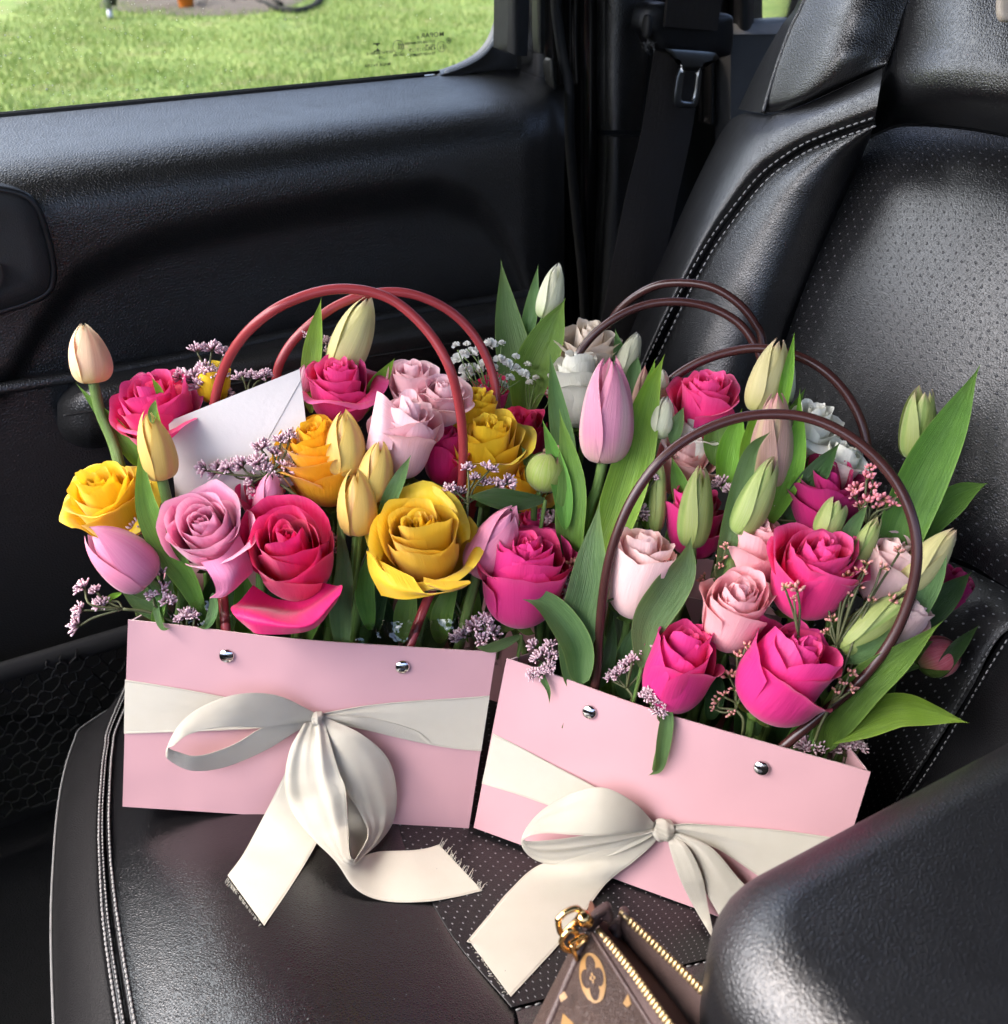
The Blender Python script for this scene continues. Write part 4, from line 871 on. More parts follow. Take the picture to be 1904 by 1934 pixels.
ribbon(r1, B1, [(596, 1347, 578, 1364, .009, .011), (525, 1314, 503, 1374, .020, .024), (450, 1311, 430, 1373, .028, .034), (380, 1335, 360, 1386, .030, .038), (336, 1372, 328, 1408, .028, .040), (313, 1420, 318, 1412, .024, .036), (325, 1440, 334, 1420, .018, .030), (365, 1456, 375, 1428, .013, .026), (425, 1449, 440, 1407, .010, .022), (500, 1418, 500, 1372, .009, .018), (556, 1384, 555, 1356, .009, .013), (590, 1364, 590, 1354, .009, .010)], 'loop', n=110, bow=.001)
ribbon(r1, B1, [(575, 1365, 612, 1362, .012, .013), (548, 1415, 628, 1420, .026, .030, .006), (538, 1475, 641, 1462, .030, .036, .007), (548, 1525, 652, 1492, .030, .040, .006), (585, 1578, 657, 1560, .028, .036, .004), (632, 1625, 664, 1622, .022, .026, .003), (672, 1678, 700, 1612, .010, .012, .004), (725, 1701, 722, 1608, .004, .005, .006), (800, 1703, 776, 1606, .003, .004, .004), (860, 1694, 806, 1602, .002, .003, .002), (911, 1682, 829, 1595, .002, .003)], 'tail', n=120, m=25, ruff=.0036, seed=5)
ribbon(r1, B1, [(600, 1358, 618, 1356, .010, .010), (612, 1400, 682, 1386, .018, .018, .012), (630, 1445, 732, 1432, .026, .014, .016), (652, 1492, 749, 1492, .028, .010, .017), (682, 1540, 744, 1548, .026, .008, .013), (694, 1578, 720, 1588, .022, .010, .006), (668, 1627, 674, 1630, .022, .020, .001)], 'loop', n=80, m=25, ruff=.0042, seed=7)
ribbon(r1, B1, [(600, 1380, 640, 1385, .006, .006), (640, 1450, 700, 1460, .010, .006), (655, 1500, 705, 1530, .012, .006), (658, 1560, 694, 1578, .015, .010), (663, 1618, 670, 1628, .020, .020)], 'loop', n=50)
ribbon(r1, B1, [(580, 1375, 606, 1376, .007, .007), (552, 1432, 640, 1450, .010, .010, .002), (524, 1490, 626, 1530, .012, .011, .003), (482, 1572, 594, 1600, .008, .010, .003), (456, 1618, 548, 1676, .004, .004, .003), (430, 1653, 499, 1748, .002, .002, .0)], 'tail', n=80)
fray(r1, front(B1, 431, 1655, .002), front(B1, 497, 1747, .002), 60, -.013, 1); fray(r1, front(B1, 829, 1595, .003), front(B1, 911, 1682, .003), 60, .006, 2)
FR2 = 1
def knot(q, f, u, v, rx, rz, tilt):
    c = front(f, u, v, .011); X = VR * math.cos(tilt) - VU * math.sin(tilt); Z = VU * math.cos(tilt) + VR * math.sin(tilt)
    th = np.linspace(0, 2 * np.pi, 40, endpoint=False); P = []
    for k in np.linspace(-1, 1, 15):
        w_ = math.sqrt(max(0, 1 - (k * .9) ** 2)) * .75 + .25
        P.append([c + X * rx * k * 1.0 + (Z * rz * math.sin(a) - VF * .0065 * math.cos(a)) * (w_ if abs(k) < .99 else .6) * (1 + .07 * math.sin(a * 3 + k * 5) + .04 * math.sin(a * 7 + k * 2)) for a in th])
    V, F, U = grid(np.array(P), closed=True); mesh('knot', V, F, SATIN, q, U)
knot(r1, B1, 600, 1357, .0035, .0050, .2)
r2 = empty('ribbon_bow', PL(B2, 1252, 1568, -.003), 'cream satin ribbon bow tied round the tilted bag next to the armrest', 'ribbon bow', 'cream satin bows on the bags')
ribbon(r2, B2, [(931, 1385, 910, 1480, .0012, .0012), (985, 1413, 975, 1500, .002, .002), (1050, 1448, 1045, 1524, .003, .003), (1120, 1485, 1120, 1545, .005, .005), (1190, 1528, 1190, 1562, .007, .007), (1240, 1556, 1240, 1572, .008, .008)], 'band', ruff=.0012, seed=3)
ribbon(r2, B2, [(1236, 1555, 1232, 1564, .010, .012), (1198, 1516, 1186, 1572, .020, .026, .004), (1142, 1488, 1135, 1578, .027, .036, .006), (1086, 1495, 1083, 1577, .030, .040, .006), (1034, 1522, 1036, 1574, .030, .040, .004), (1000, 1554, 1004, 1578, .028, .038, .001), (984, 1590, 990, 1586, .024, .034), (1002, 1618, 1004, 1590, .016, .029), (1040, 1631, 1056, 1586, .011, .024, -.004), (1097, 1626, 1112, 1578, .009, .019, -.006), (1157, 1612, 1160, 1572, .008, .015, -.004), (1210, 1588, 1205, 1568, .009, .012), (1236, 1572, 1234, 1564, .010, .010)], 'loop', n=120, m=25, ruff=.0045, seed=9)
ribbon(r2, B2, [(1215, 1570, 1245, 1580, .006, .006), (1130, 1606, 1228, 1600, .008, .009), (1022, 1632, 1196, 1628, .007, .010, .004), (962, 1682, 1146, 1668, .005, .010, .006), (920, 1732, 1100, 1728, .003, .006, .006), (884, 1775, 1050, 1790, .002, .003, .004), (884, 1776, 966, 1882, .002, .002, .001)][:-1] + [(886, 1776, 965, 1882, .002, .002)], 'tail', n=90, m=15)
ribbon(r2, B2, [(1266, 1558, 1266, 1574, .010, .010), (1300, 1556, 1305, 1584, .008, .008), (1362, 1560, 1360, 1606, .006, .005, .002), (1460, 1567, 1440, 1660, .004, .004), (1560, 1580, 1510, 1710, .002, .002), (1660, 1596, 1600, 1790, .0015, .0015)], 'band', ruff=.003, seed=12)
ribbon(r2, B2, [(1262, 1578, 1276, 1580, .012, .012), (1264, 1600, 1302, 1604, .016, .020, .004), (1282, 1655, 1326, 1655, .016, .020, .004), (1310, 1712, 1338, 1715, .012, .014, .002), (1348, 1775, 1350, 1772, .004, .004), (1372, 1810, 1360, 1800, .003, .003)], 'tail', ruff=.001, seed=13)
ribbon(r2, B2, [(1268, 1576, 1284, 1574, .012, .012), (1292, 1600, 1345, 1602, .014, .016, .005), (1324, 1668, 1396, 1660, .014, .014, .006), (1358, 1728, 1436, 1700, .012, .012, .004), (1390, 1770, 1470, 1740, .010, .010)], 'tail', ruff=.0016, seed=14)
fray(r2, front(B2, 886, 1778, .002), front(B2, 964, 1880, .002), 50, -.006, 3)
knot(r2, B2, 1253, 1568, .0068, .0078, .35)

# ------------------------------------------------------------------ cellophane and envelope
ce = empty('cellophane', loc_(B1, .12, .02, .12), 'clear crinkled cellophane lining the upright bag under its roses', 'cellophane')
rg = np.random.default_rng(77)
for u0, u1, va, vb, k in ((292, 452, 1142, 1215, .008), (716, 880, 1168, 1250, .007), (880, 948, 1200, 1260, .010), (560, 720, 1185, 1240, .012)):
    n, m = 24, 9; P = np.zeros((n, m, 3)); w_ = rg.normal(0, .0022, (7, 4)); w_ = cat2(np.repeat(w_[:, :, None], 1, 2), n, m)[:, :, 0]; ed = cat1(rg.normal(0, 9, 8), n)
    for i in range(n):
        for j in range(m):
            s, t_ = i / (n - 1), j / (m - 1); P[i, j] = PL(B1, u0 + (u1 - u0) * s, (va + ed[i]) * (1 - t_) + vb * t_, k) + B1.ey * w_[i, j] * 1.6
    V, F, U = grid(P); mesh('sheet', V, F, CELLO, ce, U)
PAPER = mat_plain('white_paper', (.56, .53, .52), .6, var=.03, bump=.0002)
en = empty('envelope', PL(B1, 440, 1000, .055), 'white envelope standing among the flowers of the upright bag', 'envelope')
eq = [PL(B1, 318, 796, .066), PL(B1, 566, 697, .070), PL(B1, 590, 900, .052), PL(B1, 338, 1010, .048)]
P = np.array([[eq[0], eq[1]], [eq[3], eq[2]]]); V, F, U = solid(P, .0012); mesh('pocket', V, F, PAPER, en, smooth=False)
en_n = nrm(np.cross(eq[1] - eq[0], eq[3] - eq[0])); en_n = en_n if np.dot(en_n, VF) < 0 else -en_n
def ep(s, t_): return (eq[0] * (1 - s) + eq[1] * s) * (1 - t_) + (eq[3] * (1 - s) + eq[2] * s) * t_
for poly, h in (([ep(1, 0.0), ep(.97, .0), ep(.56, .62), ep(.60, .66), ep(1, .10)], .0006), ([ep(0, .99), ep(.36, .52), ep(.40, .50), ep(.46, .58), ep(.1, 1)], .0006), ([ep(.36, .50), ep(.60, .66), ep(.56, .72), ep(.40, .55)], .0009)):
    V, F = prism([p_ + en_n * h for p_ in poly], -en_n * h * .8); mesh('flap', V, F, PAPER, en, smooth=False)

# ================================================================== flowers
YEL = dict(col=(.93, .63, .012), base=(.90, .52, .01), rim=(.93, .70, .07), out=(.93, .60, .02))
def RM(name, **k): return mat_petal(name, **k)
ROSE = {
    'hot': RM('hot_pink_petal', col=(.84, .012, .15), base=(.80, .20, .24), rim=(.90, .13, .36), out=(.80, .050, .26)),
    'crimson': RM('crimson_petal', col=(.74, .006, .120), base=(.66, .06, .12), rim=(.80, .05, .22), out=(.68, .016, .17)),
    'magenta': RM('magenta_petal', col=(.74, .012, .18), base=(.72, .16, .28), rim=(.86, .09, .30), out=(.70, .035, .25)),
    'dark': RM('dark_magenta_petal', col=(.50, .008, .11), base=(.45, .05, .12), rim=(.55, .03, .18), out=(.46, .02, .16)),
    'yellow': RM('yellow_petal', **YEL),
    'gold': RM('golden_petal', col=(.92, .42, .008), base=(.90, .36, .01), rim=(.94, .58, .03), out=(.92, .50, .015)),
    'mustard': RM('deep_yellow_petal', col=(.86, .58, .018), base=(.84, .48, .012), rim=(.90, .68, .07), out=(.86, .54, .03)),
    'lav': RM('lavender_pink_petal', col=(.80, .26, .44), base=(.72, .16, .34), rim=(.86, .48, .60), out=(.82, .40, .56)),
    'pale': RM('pale_pink_petal', col=(.92, .50, .57), base=(.91, .50, .53), rim=(.92, .66, .68), out=(.92, .62, .64)),
    'coral': RM('coral_pink_petal', col=(.92, .46, .44), base=(.90, .52, .40), rim=(.93, .62, .58), out=(.92, .58, .54)),
    'blush': RM('blush_petal', col=(.92, .52, .52), base=(.90, .62, .54), rim=(.93, .66, .63), out=(.93, .70, .66)),
    'salmon': RM('salmon_pink_petal', col=(.92, .42, .46), base=(.91, .46, .46), rim=(.93, .58, .59), out=(.92, .52, .54)),
    'white': RM('white_petal', col=(.88, .87, .76), base=(.70, .78, .46), rim=(.91, .90, .82), out=(.90, .89, .78), vein=.04),
    'cream': RM('cream_petal', col=(.82, .70, .56), base=(.76, .60, .42), rim=(.86, .76, .64), out=(.84, .72, .60), vein=.05),
}
STEM = mat_leaf('green_stem', (.085, .17, .030), (.15, .25, .06), trans=.1)
SEPAL = mat_leaf('green_sepal', (.09, .17, .03), (.17, .27, .06))
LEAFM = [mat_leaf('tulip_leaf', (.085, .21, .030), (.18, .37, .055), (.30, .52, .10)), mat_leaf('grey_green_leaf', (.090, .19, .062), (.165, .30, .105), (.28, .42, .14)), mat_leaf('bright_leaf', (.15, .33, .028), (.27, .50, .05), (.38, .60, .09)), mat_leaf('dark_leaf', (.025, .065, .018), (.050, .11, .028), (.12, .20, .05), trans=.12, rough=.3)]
def bez(P, t_):
    P = [np.asarray(p_, float) for p_ in P]; t_ = np.asarray(t_)
    return (1 - t_) ** 3 * P[0] + 3 * (1 - t_) ** 2 * t_ * P[1] + 3 * (1 - t_) * t_ ** 2 * P[2] + t_ ** 3 * P[3]
def basis(lean, face, roll):
    a, b = rad(lean), rad(face); ax = math.cos(b) * (math.sin(a) * VR + math.cos(a) * VU) - math.sin(b) * VF
    X = nrm(np.cross(ax, VF)) if abs(np.dot(ax, VF)) < .999 else VR
    Y = np.cross(ax, X); c, s = math.cos(rad(roll)), math.sin(rad(roll)); return X * c + Y * s, Y * c - X * s, ax
def rose_petals(R, H, N, o, curl, seed, tight=.62):
    rg = np.random.default_rng(seed); out = []; ph0 = rg.uniform(0, 6.28)
    s = np.linspace(-1, 1, 21)[:, None]; t_ = np.linspace(0, 1, 18)[None]
    for k in range(-2, N):
        q = max(0, k) / (N - 1); th0 = ph0 + k * 2.39996 + rg.normal(0, .30)
        B = R * (.10 + .90 * q ** .92); rim = B * (tight + (o - tight) * q ** 1.5)
        if k < 0: B = R * (.10 + .05 * k); rim = B * .45
        Hq = H * (.90 + .10 * math.sin(math.pi * min(1, q * .9 + .1)) - .16 * q ** 3 * max(0, o - .7)) * (1 + rg.normal(0, .02 + .03 * q)); W = (2.0 - .55 * q ** .8) * (1 + rg.normal(0, .06)) if k >= 0 else 2.8
        e = .15 + .1 * rg.random(); te = t_ * (1 - e * np.abs(s) ** 3.4)
        r = bez((.05 * R, B * 1.12, B * 1.10, rim), te); h = bez((0, .03 * H, .55 * Hq, Hq), te)
        c = curl * max(0, (q - .35) / .65) * max(.1, 1 + .55 * rg.normal())
        cw = np.clip((te + .10 * np.abs(s) ** 2 - .68) / .32, 0, 1.3)
        r = r + c * R * .40 * cw ** 1.6; h = h - c * R * .34 * cw ** 2.6
        a1, a2, p1 = rg.uniform(.6, 1.4), rg.uniform(2, 4), rg.uniform(0, 6, 4)
        r = r + R * (.05 * np.sin(2.3 * s + p1[0]) + .028 * np.sin(6 * s + p1[1]) + .010 * np.sin(14 * s + p1[2])) * te ** 3 * (.35 + q)
        h = h + R * (.045 * np.sin(2.7 * s + p1[2]) + .022 * np.sin(8 * s + p1[3]) + .010 * np.sin(17 * s + p1[1])) * te ** 3 * (.3 + q)
        h = h + R * .07 * np.exp(-(s / .16) ** 2) * te ** 10 * q * a1; r = r + R * .035 * np.exp(-(s / .2) ** 2) * te ** 8 * q * a1
        r = r * (1 + (.16 - .09 * q) * s * (.3 + .7 * te)) + .004 * R * k / N
        wt = W * (.80 + .20 * np.sin(np.clip(te * 1.6, 0, 1) * np.pi / 2)) * (1 - .06 * te ** 4)
        an = th0 + s * wt + .10 * np.sin(3 * te + p1[0]) * q
        lip = np.clip((te - .90) / .10, 0, 1) ** 2 * (.25 + .75 * q); r = r + R * .030 * lip; h = h - R * .012 * lip
        P = np.stack([r * np.cos(an), r * np.sin(an), np.broadcast_to(h, r.shape)], -1)
        ta = rg.uniform(0, 6.28); tl = abs(rg.normal(0, rad(2.5 + 5 * q))); kx, ky = math.cos(ta), math.sin(ta); cs, sn = math.cos(tl), math.sin(tl)
        dot = P[..., 0] * kx + P[..., 1] * ky; crs = np.stack([ky * P[..., 2], -kx * P[..., 2], kx * P[..., 1] - ky * P[..., 0]], -1)
        P = P * cs + crs * sn + np.array([kx, ky, 0]) * (dot * (1 - cs))[..., None]; out.append(P)
    M_ = np.percentile(np.hypot(np.concatenate([p_[..., 0].ravel() for p_ in out[-5:]]), np.concatenate([p_[..., 1].ravel() for p_ in out[-5:]])), 97)
    return [p_ * np.array([R / M_, R / M_, 1]) for p_ in out]
def stem_path(f, base, ax, pts=None):
    l = base - f.o; x, y, z = np.dot(l, f.ex), np.dot(l, f.ey), np.dot(l, f.ez)
    x2 = min(max(x * .8 + f.W * .1, .02), f.W - .02); end = loc_(f, x2, min(max(y, .02), f.D - .02), .02)
    tp = loc_(f, min(max(x, .012), f.W - .012), min(max(y, .013), f.D - .013), min(f.H, max(z - .03, .05)))
    P = [base + ax * .002]
    if pts is not None: P += [np.asarray(p_) for p_ in pts]
    else: P += [base - ax * min(.02, max(.004, (z - f.H) * .4)), tp * .75 + base * .25]
    return cat1(np.array(P + [tp * .5 + end * .5, end]), 22)
def petal_obj(P, par, mat, name='petal', **k): V, F, U = grid(P); return mesh(name, V, F, mat, par, U, **k)
ROSEG = 'roses in the gift bags'
def rose(label, f, u, v, k, rpx, lean, face, key, o=1.1, curl=.7, N=24, hr=1.9, seed=1, tight=.62, roll=0, extra=(), stem=None):
    c = PL(f, u, v, k); d = depth(c); R = rpx * 1.08 * d / FOC; H = hr * R; N = max(10, round(N * .96))
    X, Y, A = basis(lean, face, roll + seed * 37); b = c - A * H * .52
    q = empty('rose', b, label, 'rose', ROSEG)
    for P in rose_petals(R, H, N, o, curl, seed, tight):
        petal_obj(b + P[..., :1] * X + P[..., 1:2] * Y + P[..., 2:] * A, q, ROSE[key])
    for rows in extra:   # outer petals that hang away from the bloom: rows of (u, v, metres nearer than the bloom centre)
        P = cat2(np.array([[at(uu, vv, d - nn) for uu, vv, nn in r] for r in rows]), 26, 18); V, F, U = solid(P, .0005); U = np.stack([U[:, 1], .42 + .45 * U[:, 0]], 1); mesh('petal', V, F, ROSE[key], q, U)
    mb = MB()
    for i in range(5):
        a = i * 1.2566 + .3; D = X * math.cos(a) + Y * math.sin(a); S = np.cross(A, D)
        P = np.array([[b + D * R * (.10 + .60 * math.sin(t_ * 1.3)) + A * R * (.02 + .45 * t_ * t_ - .3 * t_) + S * w_ * R * .17 * (1 - t_) ** .7 for w_ in (-1, 0, 1)] for t_ in np.linspace(0, 1, 8)]); mb.add(*grid(P))
    V, F, U = rbox(b - A * R * .12, X * R * .2, Y * R * .2, A * R * .22, 1, 7); mb.add(V, F, U); mb.build('calyx', SEPAL, q)
    sp_ = stem_path(f, b - A * R * .2, A, [PL(f, *s_) for s_ in stem] if stem else None); V, F, U = tube(sp_, .0027, 8); mesh('stem', V, F, STEM, q, U)
    return q
TUL = {
    'yellow': mat_petal('yellow_tulip_petal', (.74, .52, .13), (.62, .46, .10), (.80, .60, .16), trans=.25, vein=.12, streak=(.72, .40, .16), bmp=.0002),
    'peach': mat_petal('peach_tulip_petal', (.86, .60, .38), (.78, .64, .22), (.88, .78, .46), trans=.28, vein=.08, streak=(.82, .46, .30), bmp=.0002),
    'cream': mat_petal('cream_green_tulip_petal', (.60, .55, .24), (.50, .52, .16), (.66, .46, .34), trans=.25, vein=.15, bmp=.0003),
    'green': mat_petal('green_tulip_petal', (.34, .42, .12), (.25, .38, .08), (.52, .34, .24), trans=.22, vein=.2, streak=(.24, .36, .09), bmp=.0003),
    'rosegreen': mat_petal('pink_green_tulip_petal', (.54, .34, .24), (.40, .40, .14), (.70, .20, .28), trans=.22, vein=.35, streak=(.50, .40, .22)),
    'pink': mat_petal('pink_tulip_petal', (.74, .30, .42), (.66, .50, .36), (.80, .16, .36), trans=.25, vein=.35, streak=(.74, .52, .50)),
    'orchid': mat_petal('orchid_pink_tulip_petal', (.66, .22, .36), (.62, .26, .34), (.74, .34, .46), trans=.22, vein=.15, bmp=.0002),
    'white': mat_petal('white_tulip_petal', (.72, .73, .52), (.44, .55, .20), (.80, .78, .70), trans=.28, vein=.1),
}
def leaf_P(f, pts, wpx, fold=.35, twist=0, face=(0, 0, 0), n=26, m=9, tipw=.0, peak=.42):
    C = cat1(np.array([PL(f, *p_) for p_ in pts]), n); T = np.gradient(C, axis=0); T /= np.linalg.norm(T, axis=1)[:, None]
    t_ = np.linspace(0, 1, n)                          # 0 = foot, 1 = tip
    w_ = wpx * np.array([depth(c) for c in C]) / FOC / 2 * (np.sin(np.pi * np.clip(t_, 0, 1) ** (math.log(.5) / math.log(peak))) ** .8 * .86 + .14 * (1 - t_)) * (1 - t_ ** 9)
    P = np.zeros((n, m, 3)); x = np.linspace(-1, 1, m); ph = wpx * .37 + pts[0][0] * .11
    for i in range(n):
        N0 = nrm(-VF - T[i] * np.dot(-VF, T[i])); S = np.cross(T[i], N0); a = rad(twist) * (t_[i] - .3); S, N1 = S * math.cos(a) + N0 * math.sin(a), N0 * math.cos(a) - S * math.sin(a)
        for j in range(m): P[i, j] = C[i] + S * w_[i] * x[j] + N1 * w_[i] * (fold * abs(x[j]) ** 1.5 + .06 * math.sin(9 * t_[i] + ph + 2 * x[j]) * abs(x[j]))
    return P
def leaf(q, f, pts, wpx, mi=0, **k):
    P = leaf_P(f, pts, wpx, **k); V, F, U = grid(P); return mesh('leaf', V, F, LEAFM[mi], q, U)
def tulip(label, f, base, tip, k, wpx, key, face=18, seed=1, stem=None, leaves=(), openn=0.0, roll=0, point=.16, kt=None, belly=1.0):
    b = PL(f, base[0], base[1], k); d = depth(b); ln = math.hypot(tip[0] - base[0], tip[1] - base[1]) * d / FOC; lean = math.degrees(math.atan2(tip[0] - base[0], base[1] - tip[1]))
    X, Y, A = basis(lean, face, roll + 20); H = ln / math.cos(rad(face)) * 1.02; R = wpx * d / FOC / 2; rg = np.random.default_rng(seed)
    q = empty('tulip', b, label, 'tulip', 'tulips in the gift bags')
    s = np.linspace(-1, 1, 13)[:, None]; t_ = np.linspace(0, 1, 18)[None]
    for i in range(6):
        inner = i >= 3; th0 = (i % 3) * 2.0944 + (1.0472 if inner else 0) + rg.normal(0, .16); Rr = R * (.90 if inner else 1.0); Hh = H * (.97 if inner else 1.0) * (1 + rg.normal(0, .03)); W = 1.16 * (1 + rg.normal(0, .04))
        r = bez((.22 * R, 1.30 * belly * Rr, 1.16 * Rr, (point + openn) * R), t_); h = bez((0, -.05 * Hh, .70 * Hh, Hh), t_)
        wt = W * (.55 + .45 * np.sin(np.clip(t_ * 2, 0, 1) * np.pi / 2)) * np.clip(1 - t_ ** 3.2, 0.0, 1) ** .75 + .012
        r = r * (1 + (.05 if not inner else -.03) * np.abs(s) ** 5 + .04 * s) + R * (-.05 * np.exp(-(s / .10) ** 2) + .018 * np.sin(5 * s + i)) * np.sin(t_ * np.pi)
        r = r + openn * R * .25 * t_ ** 3 * (1 - inner * 1.2) + R * .02 * np.sin(9 * t_ + i * 2 + 3 * s)
        h = h - .05 * H * np.abs(s) ** 2 * t_ * (1 - t_)
        an = th0 + s * wt; P = np.stack([r * np.cos(an), r * np.sin(an), np.broadcast_to(h, r.shape)], -1)
        petal_obj(b + P[..., :1] * X + P[..., 1:2] * Y + P[..., 2:] * A, q, TUL[key])
    sp_ = stem_path(f, b, A, [PL(f, *s_) for s_ in stem] if stem else None); V, F, U = tube(sp_, np.linspace(.0036, .0042, 22), 10); mesh('stem', V, F, STEM, q, U)
    for lf in leaves: leaf(q, f, *lf[:3], **(lf[3] if len(lf) > 3 else {}))
    return q

# little flowers: shared clusters
def cluster_mesh(name, n, r, seed, mat, bud=False):
    rg = np.random.default_rng(seed); mb = MB()
    for i in range(n):
        a = rg.uniform(0, 6.28); b = rg.uniform(0, 1) ** .6 * 1.15; d = np.array([math.sin(b) * math.cos(a), math.sin(b) * math.sin(a), math.cos(b)])
        p0 = d * r * rg.uniform(.15, .5); L = r * rg.uniform(.42, .62); d2 = nrm(d + rg.normal(0, .25, 3)); w_ = r * (.088 if not bud else .15)
        prof = [(0, .35), (.35, .8), (.7, 1.0), (.92, .75), (1.0, .15)] if not bud else [(0, .3), (.3, .9), (.6, 1.0), (.85, .5), (1.0, .08)]
        V, F, U = tube([p0 + d2 * L * t_ for t_, _ in prof], [w_ * x for _, x in prof], 5, cap=False); U = np.repeat(np.array([[0.5, t_] for t_, _ in prof]), 5, 0); mb.add(V, F, U)
        mb.add(*tube([np.zeros(3), p0 * .6, p0], [r * .03] * 3, 3, cap=False)[:2], np.zeros((9, 2)))
    me = bpy.data.meshes.new(name); V = np.concatenate(mb.V); me.from_pydata(V.tolist(), [], mb.F); me.polygons.foreach_set('use_smooth', [True] * len(me.polygons))
    li = np.empty(len(me.loops), np.int32); me.loops.foreach_get('vertex_index', li); l = me.uv_layers.new(name='UVMap'); l.data.foreach_set('uv', np.concatenate(mb.U).astype(np.float32)[li].ravel()); me.materials.append(mat); me.update(); return me
STAT = mat_uvgrad('lilac_statice', [(.0, (.08, .09, .04)), (.2, (.24, .15, .15)), (.5, (.54, .31, .38)), (.8, (.76, .53, .59)), (1., (.86, .72, .74))])
WAX = mat_uvgrad('pink_buds', [(.0, (.12, .14, .04)), (.25, (.30, .22, .08)), (.5, (.66, .30, .24)), (1., (.82, .38, .38))])
WAXP = mat_uvgrad('bright_pink_buds', [(.0, (.20, .16, .05)), (.3, (.60, .20, .18)), (.6, (.82, .26, .32)), (1., (.86, .42, .46))])
GYPM = mat_uvgrad('white_gypsophila', [(.0, (.45, .50, .30)), (.3, (.80, .80, .74)), (1., (.86, .86, .82))], trans=.25)
CL = {'lilac': [cluster_mesh('flower_head', 46, 1, 30 + i, STAT) for i in range(4)], 'bud': [cluster_mesh('flower_head', 7, 1, 40 + i, WAX, True) for i in range(3)], 'pinkbud': [cluster_mesh('flower_head', 9, 1, 50 + i, WAXP, True) for i in range(3)]}
def gyp_mesh(seed):
    rg = np.random.default_rng(seed); mb = MB()
    for i in range(16):
        a = i * 2.4; b = (i / 16) ** .7 * 1.5; D = np.array([math.sin(b) * math.cos(a), math.sin(b) * math.sin(a), math.cos(b)]); S = nrm(np.cross(D, rg.normal(0, 1, 3))); T = np.cross(S, D); 
        P = np.array([[D * (.25 + .75 * t_) + S * x * .36 * math.sin(.3 + 2.2 * t_) + T * (.16 * x * x + rg.normal(0, .05)) for x in (-1, 0, 1)] for t_ in (0, .5, .85, 1.05)]); V, F, U = grid(P); mb.add(V, F, np.stack([U[:, 1], U[:, 0] * .8 + .2], 1))
    me = bpy.data.meshes.new('flower_head'); V = np.concatenate(mb.V); me.from_pydata(V.tolist(), [], mb.F); me.polygons.foreach_set('use_smooth', [True] * len(me.polygons)); li = np.empty(len(me.loops), np.int32); me.loops.foreach_get('vertex_index', li)
    l = me.uv_layers.new(name='UVMap'); l.data.foreach_set('uv', np.concatenate(mb.U).astype(np.float32)[li].ravel()); me.materials.append(GYPM); me.update(); return me
CL['white'] = [gyp_mesh(60 + i) for i in range(3)]
TWIG = mat_plain('brown_green_twig', (.075, .085, .030), .6, var=.4); TWIGG = mat_plain('green_twig', (.13, .20, .06), .6, var=.3)
def sprig(label, cat, name, f, root, heads, kind, joint=None, k=.02, seed=1, tw=None, group=None, sr=.0008):
    """heads: (u, v, radius px[, k])"""
    rg = np.random.default_rng(seed); r0 = PL(f, root[0], root[1], root[2] if len(root) > 2 else k); q = empty(name, r0, label, cat, group)
    J = PL(f, joint[0], joint[1], joint[2] if len(joint) > 2 else k) if joint else None; mb = MB()
    if J is not None: mb.add(*tube(cat1(np.array([r0, (r0 + J) / 2 + rg.normal(0, .003, 3), J]), 10), sr * 1.4, 5))
    for i, h in enumerate(heads):
        p_ = PL(f, h[0], h[1], h[3] if len(h) > 3 else k + rg.uniform(-.004, .004)); st = J if J is not None else r0; R = h[2] * 1.45 * depth(p_) / FOC
        d = nrm(nrm(p_ - st) + (VU * .5 - VF * .35) + rg.normal(0, .15, 3)); pb = p_ - d * R * .5
        mb.add(*tube(cat1(np.array([st, st * .4 + pb * .6 + rg.normal(0, .0025, 3), pb]), 9), [sr] * 9, 5))
        X = nrm(np.cross(d, rg.normal(0, 1, 3))); Y = np.cross(d, X); m = Matrix.Identity(4)
        if kind == 'white': R = R * .62
        for a in range(3): m[a][0], m[a][1], m[a][2], m[a][3] = X[a] * R, Y[a] * R, d[a] * R, (pb if kind != 'white' else p_)[a]
        place('flower_head', CL[kind][i % len(CL[kind])], m, q)
    mb.build('stalks', tw or TWIG, q); return q

# ------------------------------------------------------------------ upright bag (rosy handles)
rose('yellow rose at the far left end of the upright bag above the pink tulip', B1, 205, 950, .045, 84, -14, 46, 'yellow', 1.12, .7, 24, 1.7, 11)
rose('hot pink rose with pale petal rims beside the left edge of the envelope', B1, 302, 785, .085, 78, -8, 40, 'hot', 1.12, .6, 26, 1.8, 12,
     extra=([[(232, 770, .0), (232, 735, .0), (262, 704, .005), (282, 708, .0)], [(240, 780, .004), (246, 748, .006), (272, 716, .008), (300, 712, .004)], [(252, 840, .0), (262, 800, .002), (290, 760, .0), (310, 750, .0)]],))
rose('lavender pink rose wide open in front of the envelope', B1, 392, 1008, .014, 84, -4, 62, 'lav', 1.16, .6, 23, 1.6, 3,
     extra=([[(452, 1010, .006), (420, 1050, .024), (380, 1062, .026)], [(470, 1050, .010), (440, 1085, .026), (400, 1092, .026)], [(478, 1078, .006), (440, 1110, .020), (408, 1118, .018)], [(474, 1084, .0), (430, 1124, .014), (396, 1130, .014)]],))
